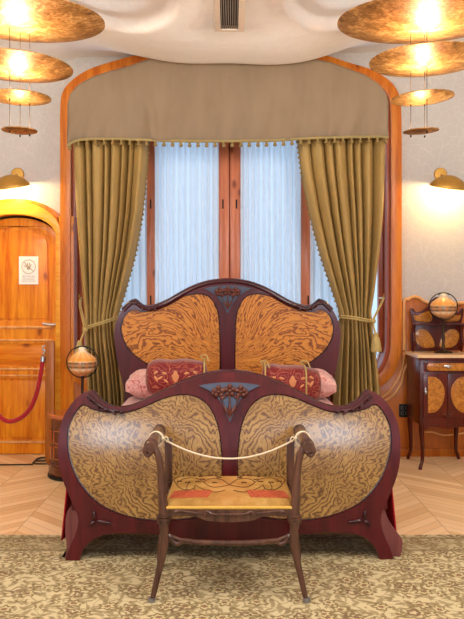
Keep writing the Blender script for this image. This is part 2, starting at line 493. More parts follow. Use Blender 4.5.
def tube_bm(bm, pts, rad, seg=10, caps=True, sx=1.0, sy=1.0):
    """Round (or squashed) tube along 3-D points; rad a number or one per point."""
    pts = [Vector(p) for p in pts]; n = len(pts)
    rad = list(rad) if hasattr(rad, '__len__') else [rad]*n
    T = [(pts[min(i+1, n-1)]-pts[max(i-1, 0)]).normalized() for i in range(n)]
    up = Vector((0, 0, 1)) if abs(T[0].z) < .9 else Vector((1, 0, 0))
    N = (up-T[0]*up.dot(T[0])).normalized(); rings = []
    for i in range(n):
        N = (N-T[i]*N.dot(T[i])).normalized(); B = T[i].cross(N)
        rings.append([bm.verts.new(pts[i]+N*cos(2*pi*k/seg)*rad[i]*sx+B*sin(2*pi*k/seg)*rad[i]*sy) for k in range(seg)])
    for i in range(n-1):
        for k in range(seg):
            bm.faces.new((rings[i][k], rings[i][(k+1) % seg], rings[i+1][(k+1) % seg], rings[i+1][k]))
    if caps: bm.faces.new(rings[0][::-1]); bm.faces.new(rings[-1])
    return bm
def tube(name, pts, rad, mat, parent=None, seg=10, **k):
    return fin(name, tube_bm(bmesh.new(), pts, rad, seg, **k), mat, parent, 50)
def lathe_bm(bm, prof, c=(0, 0, 0), seg=32, close=False):
    rings = []
    for r, z in prof:
        if r < 1e-5: rings.append([bm.verts.new((c[0], c[1], c[2]+z))])
        else: rings.append([bm.verts.new((c[0]+r*cos(2*pi*k/seg), c[1]+r*sin(2*pi*k/seg), c[2]+z)) for k in range(seg)])
    pr = list(zip(rings, rings[1:]))+([(rings[-1], rings[0])] if close else [])
    for a, b in pr:
        for k in range(seg):
            v = [a[k % len(a)], a[(k+1) % len(a)], b[(k+1) % len(b)], b[k % len(b)]]
            u = []
            for q in v:
                if q not in u: u.append(q)
            if len(u) > 2:
                try: bm.faces.new(u)
                except ValueError: pass
    return bm
def lathe(name, prof, c, mat, parent=None, seg=32, smooth=35, close=False):
    return fin(name, lathe_bm(bmesh.new(), prof, c, seg, close), mat, parent, smooth)
def ball_bm(bm, c, r, rot=None, seg=10, ring=7):
    nb = bmesh.new(); bmesh.ops.create_uvsphere(nb, u_segments=seg, v_segments=ring, radius=1)
    r = r if hasattr(r, '__len__') else (r, r, r)
    for v in nb.verts:
        q = Vector((v.co.x*r[0], v.co.y*r[1], v.co.z*r[2]))
        if rot is not None: q.rotate(rot)
        v.co = q+Vector(c)
    merge(bm, nb); return bm
def leaf_bm(bm, c, ang, L, w, h=.012, yoff=0):
    """carved leaf / petal in the x-z plane, pointing along ang, raised towards -y"""
    from mathutils import Euler
    e = Euler((0, -ang, 0)); d = Vector((cos(ang), 0, sin(ang)))
    return ball_bm(bm, Vector(c)+d*L/2, (L/2, h, w/2), e, 10, 6)
def sheet(name, rows, mat, parent=None, th=0, closed=False, smooth=70):
    bm = bmesh.new(); g = [[bm.verts.new(p) for p in r] for r in rows]
    for a, b in zip(g, g[1:]):
        for i in range(len(a)-(0 if closed else 1)):
            j = (i+1) % len(a); bm.faces.new((a[i], a[j], b[j], b[i]))
    o = fin(name, bm, mat, parent, smooth)
    if th:
        m = o.modifiers.new('Solidify', 'SOLIDIFY'); m.thickness = th; m.offset = 0
    return o
def copy_tree(o, parent=None):
    c = o.copy(); COL.objects.link(c)
    if parent is not None: c.parent = parent
    for ch in list(o.children): copy_tree(ch, c)
    return c
def rrect(x0, x1, z0, z1, r, k=5):
    out = []
    for cx, cz, a0 in ((x1-r, z1-r, 0), (x0+r, z1-r, 90), (x0+r, z0+r, 180), (x1-r, z0+r, 270)):
        for i in range(k+1):
            a = R(a0+90*i/k); out.append((cx+r*cos(a), cz+r*sin(a)))
    return out
def pw(px, py, D=WALL): return (X(px, D), Z(py, D))
def interp(tab, y):
    if y <= tab[0][0]: return tab[0][1:]
    for a, b in zip(tab, tab[1:]):
        if y <= b[0]:
            t = (y-a[0])/(b[0]-a[0]); return tuple(p+(q-p)*t for p, q in zip(a[1:], b[1:]))
    return tab[-1][1:]
def offset_in(loop, d):
    """shift a closed loop along its normals by d (positive = inward for any winding)"""
    n = len(loop); A = sum(loop[i][0]*loop[(i+1) % n][1]-loop[(i+1) % n][0]*loop[i][1] for i in range(n))
    s = 1 if A > 0 else -1; out = []
    for i in range(n):
        a, b = loop[i-1], loop[(i+1) % n]
        tx, tz = b[0]-a[0], b[1]-a[1]; L = hypot(tx, tz) or 1
        out.append((loop[i][0]-s*tz/L*d, loop[i][1]+s*tx/L*d))
    return out

# ------------------------------------------------------------------ the room
XL, XR, YN = -3.1, 3.1, -3.2
HZ = 3.75
fl = box('floor', XL-.1, XR+.1, YN-.1, WALL+.3, -.1, 0, 'floor', bevel=0); fl['kind'] = 'structure'

# window opening (inside of the wooden surround)
sur_out = [(62, 218), (62, 160), (62, 112), (64.5, 94), (73.6, 82.6), (89, 72.4), (110, 65), (140, 57), (180, 50), (231, 47),
           (282, 50), (322, 57), (346, 64.5), (371.6, 72.6), (389, 84), (397.4, 97), (399.5, 114), (400, 160), (400, 250), (400, 335),
           (398, 357), (390, 376), (374, 389), (350, 394), (231, 395), (112, 394), (88, 389), (72, 376), (63, 357), (62, 335), (62, 250)]
sur_out = cr([pw(*p) for p in sur_out], 5)
sur_in = offset_in(sur_out, .088)
hole = offset_in(sur_out, .078)

DCX = 16.0   # door centre in the photograph
def door_arch(w, spring, top, base=455, n=14):
    """closed outline in px: springing height, crown height"""
    pts = [(DCX-w, base), (DCX-w, spring)]
    for i in range(1, n):
        a = pi*(1-i/n); pts.append((DCX+w*cos(a), spring-(spring-top)*sin(a)))
    pts += [(DCX+w, spring), (DCX+w, base)]
    return [pw(*p) for p in pts]
d_hole = door_arch(42.5, 236, 214)
d_hole = [(x, max(z, .001)) for x, z in d_hole]
wall_outer = [(XL, 0), (XR, 0), (XR, HZ), (XL, HZ)]
# floor-touching door opening: notch it out of the outline instead of a hole
dl = [p for p in d_hole]
dl[0] = (dl[0][0], 0); dl[-1] = (dl[-1][0], 0)
wall_outer = [(XL, 0)]+dl+[(XR, 0), (XR, HZ), (XL, HZ)]
w = plate('wall_far', wall_outer, [hole], WALL, .32, 'wall', bevel=0, smooth=0); w['kind'] = 'structure'
box('wall_left', XL-.1, XL, YN, WALL+.32, 0, HZ, 'wall', bevel=0)['kind'] = 'structure'
box('wall_right', XR, XR+.1, YN, WALL+.32, 0, HZ, 'wall', bevel=0)['kind'] = 'structure'
# the wall behind the camera has two tall windows
nw = [(-2.4, -1.15), (1.15, 2.4)]
holes_n = [[(a, 1.0), (b, 1.0), (b, 2.8), (a, 2.8)] for a, b in nw]
w = plate('wall_near', [(XL, 0), (XR, 0), (XR, HZ), (XL, HZ)], holes_n, YN-.25, .25, 'wall', bevel=0, smooth=0); w['kind'] = 'structure'
for i, (a, b) in enumerate(nw):
    r = empty('window_%d' % (i+2), ((a+b)/2, YN-.12, .5)); r['kind'] = 'structure'
    bm = bmesh.new()
    plate_bm(bm, [(a, 1.0), (b, 1.0), (b, 2.8), (a, 2.8)], [[(a+.08, 1.08), ((a+b)/2-.04, 1.08), ((a+b)/2-.04, 2.72), (a+.08, 2.72)], [((a+b)/2+.04, 1.08), (b-.08, 1.08), (b-.08, 2.72), ((a+b)/2+.04, 2.72)]], YN-.16, .07, .004)
    fin('window_frame', bm, 'sash', r)
    box('window_glass', a+.07, b-.07, YN-.13, YN-.124, 1.07, 2.73, 'glass', r, 0)
# ceiling: an undulating plaster skin with two ring shaped recesses
def ss(a, b, v):
    t = max(0, min(1, (v-a)/(b-a))); return t*t*(3-2*t)
RING = [(X(92, 5.2), 5.0), (X(370, 5.2), 5.0)]
LOBES = [(-1.35, 3.43), (-1.12, 3.38), (-.85, 3.295), (-.50, 3.235), (-.25, 3.245), (0, 3.275), (.22, 3.255), (.45, 3.25), (.68, 3.27), (.86, 3.33), (1.08, 3.40), (1.4, 3.45)]
def ceil_z(x, y):
    f_ = ss(.42, .16, abs(x+.02)) * ss(5.62, 5.40, y) * ss(4.2, 4.5, y) if False else (1-ss(.16, .42, abs(x+.02)))*(1-ss(5.42, 5.72, y))*ss(4.2, 4.5, y)
    return ceil_0(x, y)*(1-f_)+3.268*f_
def ceil_0(x, y):
    lobe = sum(interp(LOBES, x+dx)[0] for dx in (-.15, -.1, -.05, 0, .05, .1, .15))/7
    back = ss(6.15, 6.62, y)
    corner = interp([(-3.1, 3.2), (-1.75, 3.37), (-1.3, 3.46), (1.3, 3.50), (1.75, 3.47), (3.1, 3.25)], x)[0]
    z = lobe+(corner+.0-lobe)*back
    near = 1-ss(4.2, 5.9, y)
    z += .10*near+.05*ss(4.0, 1.0, y)
    z += .03*sin(x*3.1+1.1)*sin(y*1.7)*(1-back)
    for cx, cy in RING:
        d = hypot((x-cx), (y-cy)*.95)
        z += .075*(1-ss(.55, .59, d))+.07*(1-ss(.38, .42, d))
    return z
rows = []
ys = [YN+(4.0-YN)*i/24 for i in range(25)]+[4.0+(WALL+.02-4.0)*i/90 for i in range(1, 91)]
xs = [XL+(XR-XL)*i/300 for i in range(301)]
rows = [[(x, y, ceil_z(x, y)) for x in xs] for y in ys]
c = sheet('ceiling', rows, 'ceiling', smooth=0)
for p in c.data.polygons: p.use_smooth = True
c['kind'] = 'structure'
md = c.modifiers.new('Solidify', 'SOLIDIFY'); md.thickness = .05; md.offset = 1

# surround of the window (trim) – two profiles
r = empty('trim_1', (0, WALL, 0)); r['kind'] = 'structure'
plate('window_surround', sur_out, [sur_in], WALL-.07, .10, 'pine_trim', r, .012)
i1 = offset_in(sur_in, -.012); i2 = offset_in(sur_in, .03)
plate('inner_reveal', i1, [i2], WALL+.0, .20, 'sash', r, .006)
# window with sashes, mullions and glass
wr = empty('window_1', (0, WALL+.25, 0)); wr['kind'] = 'structure'
in_big = offset_in(sur_in, .0)
in_small = offset_in(sur_in, .035)
plate('window_frame', in_big, [in_small], WALL+.18, .07, 'sash', wr, .006)
def xw(px, D=WALL+.2): return X(px, D)
for a, b in ((75, 86), (377, 388.5)):
    box('jamb', xw(a), xw(b), WALL+.13, WALL+.20, Z(352, WALL+.2), 3.1, 'sash', wr, .006)
box('bottom_rail', xw(86), xw(374), WALL+.14, WALL+.22, .66, .76, 'sash', wr, .006)
for a, b in ((146, 155.5), (218, 229.2), (230.2, 241), (300, 311)):
    box('mullion', xw(a), xw(b), WALL+.14, WALL+.24, .72, 3.5, 'mullion', wr, .006)
box('gap_strip', xw(228), xw(231.5), WALL+.17, WALL+.20, .72, 3.5, 'sash', wr, .002)  # strip added behind the stiles to keep their gap from showing bright
plate('window_glass', offset_in(sur_in, .02), [], WALL+.215, .006, 'glass', wr, 0)
# thin curved lines standing in for outdoor branches behind the glass, low right
bm = bmesh.new()
for q in ([(374, 348), (379, 358), (385, 364)], [(385, 350), (379, 360), (372, 378)], [(370, 362), (378, 366), (384, 376)]):
    tube_bm(bm, cr([P(a, b, WALL+.205) for a, b in q], 5, False), .004, 6)
fin('branch_line', bm, 'disc_top', wr)
bm = bmesh.new()
for a in (223.0, 236.5, 307.5, 151.5):
    for h in (1.35, 2.2): tube_bm(bm, [(xw(a), WALL+.135, h-.04), (xw(a), WALL+.135, h+.04)], .006, 8)
h = fin('hinge', bm, 'black_metal', wr)

# wooden panelling along the far wall
wz = [pw(*p)[1] for p in ((0, 303),)][0]
wr_out = [pw(401, 455+6), pw(401, 455+6)]
pz = lambda px, py: pw(px, py)
def seg(pts, k=5): return cr([pz(*p) for p in pts], k, False)
wain = [(X(58.5, WALL), .0)]+[pz(58.5, 217), pz(75, 217), pz(75, 380)]+seg([(76, 380), (92, 384), (112, 387), (231, 389), (350, 387), (374, 381), (387, 370), (393, 350)], 4)+\
    seg([(393, 350), (393, 310), (398, 303), (406, 300), (412, 297.5), (418, 298.5), (424, 302), (432, 303), (448, 303), (470, 302), (500, 297), (530, 303), (590, 303)], 4)+[(XR, pz(590, 303)[1]), (XR, 0)]
r = empty('trim_2', (0, WALL, 0)); r['kind'] = 'structure'
plate('wainscot', wain, [], WALL-.035, .04, 'wainscot', r, .004)
# left pine board between door and window, set proud
plate('pine_board', [(X(60, WALL), 0), (X(75, WALL), 0), pz(75, 217), pz(60, 217)], [], WALL-.05, .02, 'pine', r, .003)
bm = bmesh.new()
top = cr([(*pz(*p)[:1], WALL-.045, pz(*p)[1]) for p in ((403, 350), (403, 304), (407, 299.5), (412, 297), (418, 298), (424, 302), (432, 303.5), (448, 303.5), (470, 302), (500, 297), (530, 303), (590, 303))], 6, False)
tube_bm(bm, top, .014, 8)
tube_bm(bm, cr([(pz(*p)[0], WALL-.045, pz(*p)[1]) for p in ((403, 352), (402, 364), (396, 380), (382, 396), (360, 402))], 6, False), .011, 8)
tube_bm(bm, cr([(pz(*p)[0], WALL-.045, pz(*p)[1]) for p in ((440, 363), (411, 364), (405, 366), (402.5, 372), (399, 384), (388, 398), (366, 405))], 6, False), .011, 8)
tube_bm(bm, cr([(pz(*p)[0], WALL-.045, pz(*p)[1]) for p in ((418, 432), (430, 431), (440, 434), (450, 434), (470, 431))], 6, False), .008, 8)
fin('bead_moulding', bm, 'bead', r)
b = box('baseboard_far', X(58.5, WALL), XR, WALL-.05, WALL-.03, 0, .07, 'wainscot'); b['kind'] = 'structure'

# ------------------------------------------------------------------ door
dr = empty('door_1', (X(DCX, WALL), WALL, 0)); dr['kind'] = 'structure'
def band(name, w0, s0, t0, w1, s1, t1, y0, th, mat, bevel=.006):
    A = door_arch(w0, s0, t0); B = door_arch(w1, s1, t1)
    A[0] = (A[0][0], 0); A[-1] = (A[-1][0], 0); B[0] = (B[0][0], 0); B[-1] = (B[-1][0], 0)
    return plate(name, A+B[::-1], [], y0, th, mat, dr, bevel)
band('door_surround', 46, 232, 202.5, 41, 236, 215, WALL-.06, .1, 'pine_pale', .014)
band('door_moulding', 49.5, 229, 199, 45, 232, 203.5, WALL-.035, .06, 'pine_trim', .012)
LF = WALL+.05
leaf_o = door_arch(41.5, 240, 217); leaf_o[0] = (leaf_o[0][0], .005); leaf_o[-1] = (leaf_o[-1][0], .005)
def parch(w, spring, top, base, n=12):
    pts = [(DCX-w, base), (DCX-w, spring)]
    for i in range(1, n):
        a = pi*(1-i/n); pts.append((DCX+w*cos(a), spring-(spring-top)*sin(a)))
    return [pw(*p) for p in pts+[(DCX+w, spring), (DCX+w, base)]]
p_top = parch(33, 243, 226, 321)
p_mid = [pw(*p) for p in ((DCX-33, 367), (DCX-33, 344), (DCX+33, 344), (DCX+33, 367))]
p_low = [pw(*p) for p in ((DCX-33, 441), (DCX-33, 379), (DCX+33, 379), (DCX+33, 441))]
plate('door_leaf', leaf_o, [p_top, p_mid, p_low], LF, .045, 'pine', dr, .008)
for nm, p in (('upper_panel', p_top), ('middle_panel', p_mid), ('lower_panel', p_low)):
    o = offset_in(p, -.003)
    plate(nm, o, [], LF+.022, .012, 'pine' if nm != 'middle_panel' else 'pine_x', dr, 0)
    plate('raised_field', offset_in(p, .028), [], LF+.008, .02, 'pine' if nm != 'middle_panel' else 'pine_x', dr, .009)
# horizontal mouldings across the rails
bm = bmesh.new()
for py, rr in ((327.5, .013), (340.5, .010), (369.5, .011), (376.0, .008), (443.0, .011)):
    zz = pw(0, py)[1]
    tube_bm(bm, [(X(DCX-36, WALL), LF-.006, zz), (X(DCX+36, WALL), LF-.006, zz)], rr, 8)
fin('rail_moulding', bm, 'bead', dr)
hx = X(56.5, WALL); hz = Z(325, WALL)
bm = bmesh.new()
tube_bm(bm, cr([(hx+.006, LF-.005, hz+.03), (hx+.006, LF-.05, hz+.022), (hx-.02, LF-.06, hz+.002), (hx-.12, LF-.055, hz+.012)], 5, False), [.012]*16, 8)
ball_bm(bm, (hx+.006, LF-.003, hz+.025), (.022, .010, .034))
fin('door_handle', bm, 'steel', dr)
# near-black sheet: the shade behind the door opening put into its colour
box('door_backing', X(DCX-44, WALL), X(DCX+44, WALL), WALL+.25, WALL+.27, 0, Z(205, WALL), 'near_black', dr, 0)
# sign
sx0, sx1, sz0, sz1 = X(17.2, WALL), X(36.8, WALL), Z(284.3, WALL), Z(256, WALL)
sg = empty('door_sign', ((sx0+sx1)/2, LF+.006, sz0), 'white paper do not touch notice with crossed out hand, on the arched pine door', 'sign')
box('paper', sx0, sx1, LF+.002, LF+.0065, sz0, sz1, 'paper', sg, 0)
cx_, cz_, rr_ = (sx0+sx1)/2, sz1-.090, .060
bm = bmesh.new()
tube_bm(bm, [(cx_+rr_*cos(a*pi/16), LF+.001, cz_+rr_*sin(a*pi/16)) for a in range(33)], .0026, 6)
tube_bm(bm, [(cx_-rr_*.72, LF+.001, cz_+rr_*.72), (cx_+rr_*.72, LF+.001, cz_-rr_*.72)], .003, 6)
fin('prohibition_ring', bm, 'ink', sg)
bm = bmesh.new()
for dx, a, L in ((-.018, 112, .03), (-.006, 97, .038), (.007, 84, .036), (.018, 70, .028), (-.022, 150, .028)):
    tube_bm(bm, [(cx_+dx*.8, LF+.0012, cz_-.004), (cx_+dx*.8+cos(R(a))*L, LF+.0012, cz_-.004+sin(R(a))*L)], .0036, 6)
ball_bm(bm, (cx_, LF+.0015, cz_-.012), (.017, .002, .016))
fin('hand_symbol', bm, 'ink', sg)
def text(name, s, x, y, z, size, mat, parent):
    cu = bpy.data.curves.new(name, 'FONT'); cu.body = s; cu.size = size; cu.align_x = 'CENTER'; cu.extrude = .0004
    o = bpy.data.objects.new(name+'_tmp', cu); COL.objects.link(o)
    dg = bpy.context.evaluated_depsgraph_get()
    me = bpy.data.meshes.new_from_object(o.evaluated_get(dg)); bpy.data.objects.remove(o)
    me.transform(Matrix.Translation((x, y, z)) @ Matrix.Rotation(pi/2, 4, 'X'))
    me.materials.clear(); me.materials.append(M[mat])
    q = bpy.data.objects.new(name, me); COL.objects.link(q); adopt(q, parent); return q
text('notice_text', 'NO TOCAR', cx_, LF+.0012, sz0+.062, .021, 'ink_grey', sg)
text('notice_text', 'NO TOUCHING', cx_, LF+.0012, sz0+.042, .014, 'ink_grey', sg)
text('notice_text', 'NE PAS TOUCHER', cx_, LF+.0012, sz0+.024, .014, 'ink_grey', sg)

# ------------------------------------------------------------------ valance, curtains, sheers
VD = 6.27
va = empty('valance', (0, VD, Z(141, VD)), 'taupe silk pelmet with tasselled hem across the top of the window', 'valance')
bot = cr([(67.5, 147), (72, 143.5), (78, 141), (90, 139.6), (120, 139.4), (150, 140.6), (190, 141.6), (231, 141.6), (272, 141), (300, 139.2), (330, 138), (360, 137.5), (380, 137.2), (388, 138)], 8, False)
vtop = [(66.5, 118), (72.5, 96), (84, 82), (100, 73), (125, 65), (160, 57), (231, 51), (300, 57), (335, 65), (366, 76), (380, 85), (388, 100)]
def vt(px):
    tab = [(67.5, 104), (70, 94), (78, 85), (92, 77), (110, 71), (128, 66.5), (160, 55), (231, 50), (300, 55), (335, 64), (366, 75), (380, 85), (386, 94), (389, 104)]
    return interp([(float(a), float(b)) for a, b in tab], px)[0]
rows = []
N = 26
for j in range(N+1):
    t = j/N; row = []
    for i in range(121):
        px = 67.5+(388.5-67.5)*i/120
        # bottom height at px
        pb = interp(bot, px)[0]
        pt = vt(px)
        y = VD-.012*sin(px*.11+t*2)*t-.010*sin(px*.31+1.3*t*5)*t*t-.012*sin(px*.05+t*6)*t-.035*exp(-((px-138-18*t)/5)**2)*t-.012*exp(-((px-330)/3)**2)
        zt = min(Z(pt, VD), ceil_z(X(px, VD), y)+.01); zb_ = Z(pb, VD)
        row.append((X(px, VD), y, zt+(zb_-zt)*t))
    rows.append(row)
sheet('valance_cloth', rows, 'valance', va, .006)
tube('hem_cord', [(X(a, VD), VD-.02, Z(b, VD)) for a, b in bot], .012, 'fringe', va, 8)
tl = bmesh.new()
ball_bm(tl, (0, 0, -.016), (.012, .012, .010)); lathe_bm(tl, [(0, -.022), (.012, -.026), (.017, -.038), (.012, -.048), (0, -.048)], (0, 0, 0), 10)
tas0 = fin('hem_tassel', tl, 'bead_brass', None)
k = 0
for i in range(38):
    px = 70.5+i*(385.5-70.5)/37
    o = tas0 if i == 0 else tas0.copy()
    if i: COL.objects.link(o)
    o.parent = va; o.location = Vector((X(px, VD), VD-.02, Z(interp(bot, px)[0], VD)))-va.location

def curtain(side, tab, D, label, nf=8):
    z0, z1 = .015, Z(131, D)
    cxm = X((tab[0][1]+tab[0][2])/2, D)
    ct = empty('curtain', (cxm, D, 0), label, 'curtain', None)
    n = 150; NR = 64; rows = []
    rnd = random.Random(5 if side < 0 else 9)
    ph = [rnd.uniform(-.35, .35) for _ in range(nf+2)]; am = [rnd.uniform(.65, 1.25) for _ in range(nf+2)]
    wd_ = [rnd.uniform(.55, 1.6) for _ in range(nf)]; cum = [0]
    for w0 in wd_: cum.append(cum[-1]+w0/sum(wd_))
    def fold_q(u):
        for a_ in range(nf):
            if u <= cum[a_+1] or a_ == nf-1: return a_+(u-cum[a_])/(cum[a_+1]-cum[a_])
    for j in range(NR+1):
        py = 141+(464-141)*(j/NR)
        xl, xr = interp(tab, py)
        z = z1+(z0-z1)*j/NR
        w_ = (xr-xl)*D/F
        tight = exp(-((py-322)/26)**2)
        amp = .085*(1-.5*tight)*(1 if py > 150 else .8)
        row = []
        for i in range(n+1):
            u = i/n; q = fold_q(u); kk = int(min(q, nf-1)); fr = q-kk
            a = am[kk]*(1-fr)+am[kk+1]*fr
            s_ = abs(sin(pi*(q+ph[kk]*(1-fr)*fr*1.2)))**.7*1.5-.6+.16*sin(u*47+py*.008)
            bow = .05*sin(pi*u)*(1-.2*tight)
            uu = u
            row.append((X(xl, D)+uu*w_, D+.02-bow*.6-amp*a*s_-.03*tight*0, z))
        rows.append(row)
    sheet('curtain_cloth', rows, 'velvet', ct, .004, smooth=80)
    # beaded fringe on the inner edge
    edge = [r_[-1] if side < 0 else r_[0] for r_ in rows]
    tube('edge_braid', edge[::2], .006, 'fringe', ct, 6)
    bb = bmesh.new(); ball_bm(bb, (0, 0, 0), (.0075, .0075, .010), None, 8, 6)
    b0 = fin('edge_bead', bb, 'bead_brass', None)
    for i, q in enumerate(range(2, 40, 1)):
        o = b0 if i == 0 else b0.copy()
        if i: COL.objects.link(o)
        o.parent = ct; p = edge[q]
        o.location = Vector((p[0]+(.010 if side < 0 else -.010), p[1]-.004, p[2]))-ct.location
    return ct
tabL = [(141, 72, 148), (180, 73.5, 145.5), (220, 75.5, 141.5), (260, 78.5, 134.5), (300, 82, 123.5), (322, 84, 117), (340, 84, 118.5), (370, 85.5, 124), (400, 87, 127), (470, 88, 130)]
tabR = [(141, 297, 387), (180, 302, 386), (220, 310, 384.5), (260, 320.5, 380.5), (300, 334, 375), (318, 340.5, 372), (340, 340, 374), (370, 337, 378), (400, 335, 381), (470, 332, 386)]
curtain(-1, tabL, 6.40, 'olive gold velvet curtain hanging left of the window, behind the headboard')
curtain(1, tabR, 6.40, 'olive gold velvet curtain hanging right of the window, tied back by the headboard')

def sheer(px0, px1, label, D=WALL+.11, nf=10, top=130):
    a, b = X(px0, D), X(px1, D)
    r = []
    for j in range(13):
        z = Z(top, D)+(.70-Z(top, D))*j/12
        r.append([(a+(b-a)*i/90, D-.020*sin(2*pi*nf*i/90+.3*sin(j*.5))-.006*sin(17.3*i/9), z) for i in range(91)])
    o = sheet('sheer_curtain', r, 'sheer', None, 0, smooth=180)
    return tag(o, label, 'sheer curtain')
sheer(155, 219, 'pleated white sheer filling the window pane just left of the central mullion', nf=11)
sheer(240.5, 301, 'pleated white sheer filling the window pane just right of the central mullion', nf=11)
sheer(88, 147, 'white sheer showing as a thin strip beside the left velvet curtain', nf=8)
sheer(310, 366, 'white sheer showing as a thin strip beside the right velvet curtain', nf=7)

def tieback(side, label):
    D = 6.30
    t = empty('curtain_tieback', P(90 if side < 0 else 372, 322, D), label, 'curtain tieback')
    if side < 0:
        f1 = [P(118.5, 317, 6.43), P(117, 317, 6.33), P(108, 320, 6.27), (P(98, 323, 6.26)), P(89, 326, 6.29), P(84, 329, 6.35), P(84, 326, 6.42)]
        hook = [P(84, 327, 6.36), P(82, 318, 6.42), P(79.5, 306, 6.52), P(80, 298, 6.58)]
        kn = P(85, 330, 6.25); tz = [(85, 330), (82.5, 336), (79.5, 344)]
    else:
        f1 = [P(339.5, 317, 6.43), P(341, 316, 6.33), P(350, 316.5, 6.27), P(360, 318, 6.26), P(369, 320, 6.29), P(373, 321, 6.35), P(373, 319, 6.42)]
        hook = [P(373, 319, 6.36), P(377, 311, 6.42), P(382, 301, 6.55), P(383, 298, 6.62)]
        kn = P(373, 321, 6.25); tz = [(373, 321), (374, 328), (376, 336)]
    bm = bmesh.new()
    for dz in (0, -.016):
        c = cr([(p[0], p[1]-.012, p[2]+dz) for p in f1], 8, False)
        tube_bm(bm, c, .0075, 8)
    fin('tie_rope', bm, 'tie', t)
    bm = bmesh.new()
    tube_bm(bm, cr(hook, 6, False), .006, 8)
    tube_bm(bm, cr([(p[0]+.012, p[1], p[2]+.006) for p in hook], 6, False), .005, 8)
    fin('hook_cord', bm, 'tie', t)
    hx_, hy_, hz_ = hook[-1]
    bm = bmesh.new(); tube_bm(bm, [(hx_, 6.78 if side > 0 else WALL-.05, hz_), (hx_, hy_-.02, hz_), (hx_, hy_-.04, hz_+.03)], .007, 8)
    fin('wall_hook', bm, 'brass', t)
    bm = bmesh.new(); ball_bm(bm, kn, (.024, .02, .022))
    pts = [P(a, b, 6.24) for a, b in tz]
    tube_bm(bm, cr([kn]+pts[1:], 6, False), .008, 8)
    fin('tie_knot', bm, 'tie', t)
    bx, by, bz = pts[-1]
    prof = [(0, .03), (.014, .026), (.022, .01), (.020, -.004), (.026, -.012), (.036, -.05), (.046, -.11), (.044, -.125), (0, -.125)]
    bm = bmesh.new(); lathe_bm(bm, prof, (bx, by, bz), 24)
    for v in bm.verts:
        a = atan2(v.co.y-by, v.co.x-bx); rr = hypot(v.co.y-by, v.co.x-bx)
        if v.co.z < bz-.02: 
            f_ = 1+.07*sin(a*12); v.co.x = bx+(v.co.x-bx)*f_; v.co.y = by+(v.co.y-by)*f_
    fin('tie_tassel', bm, 'tie', t)
    return t
tieback(-1, 'twisted gold cord with tassel gathering the left velvet curtain')
tieback(1, 'twisted gold cord with tassel gathering the right velvet curtain')

# ------------------------------------------------------------------ rug
ro = [(XL+.35, .3), (XR-.35, .3), (XR-.35, 4.40), (XL+.35, 4.40)]
rg = plate('rug', ro, [], -.012, .012, 'rug', None, 0, plane='xy', smooth=0)
# a flat plate: top at z = .012
tag(rg, 'large beige and olive floral carpet under the bed and the bench', 'rug')

# ------------------------------------------------------------------ the bed (built about x = 0, then placed)
FD = 3.97; HD = 6.00
bed = empty('bed', (0, 0, 0), 'carved mahogany double bed with burl veneered footboard and oak headboard', 'bed')
fx = lambda px: (px-229.8)*FD/F
fp = lambda px, py: (fx(px), Z(py, FD))
outL = [(88, 392), (88, 392), (92, 395.5), (97, 401), (105, 406), (113, 408.3), (125, 408.3), (137, 405), (150, 399), (165, 391.5), (185, 382), (205, 376), (218, 373.8), (229.8, 373.2)]
outLL = [(229.8, 544), (205, 543), (180, 538.5), (155, 534), (132, 532), (112, 532.8), (99, 536), (90, 541.5), (84, 548.5), (80.5, 557), (80, 566), (80, 566), (65, 566), (65, 566), (66, 558), (70.5, 546), (76, 533), (78.5, 521), (76.5, 511), (70, 497), (63.5, 481), (59.5, 466), (57.8, 448), (59, 430), (63, 416), (70, 404.5), (78, 396.5)]
half = outLL+outL   # from centre bottom round the left to centre top (px)
full = half[:-1]+[(229.8, 373.2)]+mirror(half, 229.8)[1:-1]
foot_out = [(a, max(b, .0125)) for a, b in cr([fp(*p) for p in full], 6)]
panL = [(82.5, 405.5), (90, 409), (100, 411.8), (115, 413.2), (130, 411.5), (145, 406.5), (160, 400), (175, 396), (187, 395.6), (199, 399), (209, 407), (216, 419), (220.5, 435), (222.5, 455), (222.8, 480), (222, 505), (222, 505), (214, 513.5), (190, 519), (160, 521), (145, 520), (130, 517.3), (115, 512.5), (101, 505.5), (90, 496), (80, 483.5), (73, 470), (68.5, 456), (66.5, 440), (67.5, 427), (72, 416), (77, 408.5)]
panR = [(2*229.8-a, b) for a, b in panL][::-1]
def warpF(x, y, z):
    q = max(0, z-.42); b = .36*q*q                       # bombe front: leans back towards the top
    b += .05*max(0, abs(x)-.45)**2
    return (x, y+b, z)
foot_pan = [cr([fp(*p) for p in L], 6) for L in (panL, panR)]
fb = plate('footboard', foot_out, foot_pan, FD-.005, .055, 'mahogany', bed, .007, .05, warpF, smooth=40)
for L in foot_pan:
    plate('veneer_panel', offset_in(L, -.004), [], FD+.008, .03, 'burl', fb, 0, .05, warpF, smooth=60)
    bm = bmesh.new()
    ring = offset_in(L, .004)
    pts = [warpF(x, FD+.006, z) for x, z in ring]
    tube_bm(bm, pts+[pts[0]], .0028, 6); fin('panel_bead', bm, 'mahogany_dark', fb)
# raised rim following the top edge
rim = cr([fp(*p) for p in outL[1:]+mirror(outL[1:-1], 229.8)], 6, False)
tube('top_rail', [warpF(x, FD+.018, z-.014) for x, z in rim], .022, 'mahogany_dark', fb, 12)

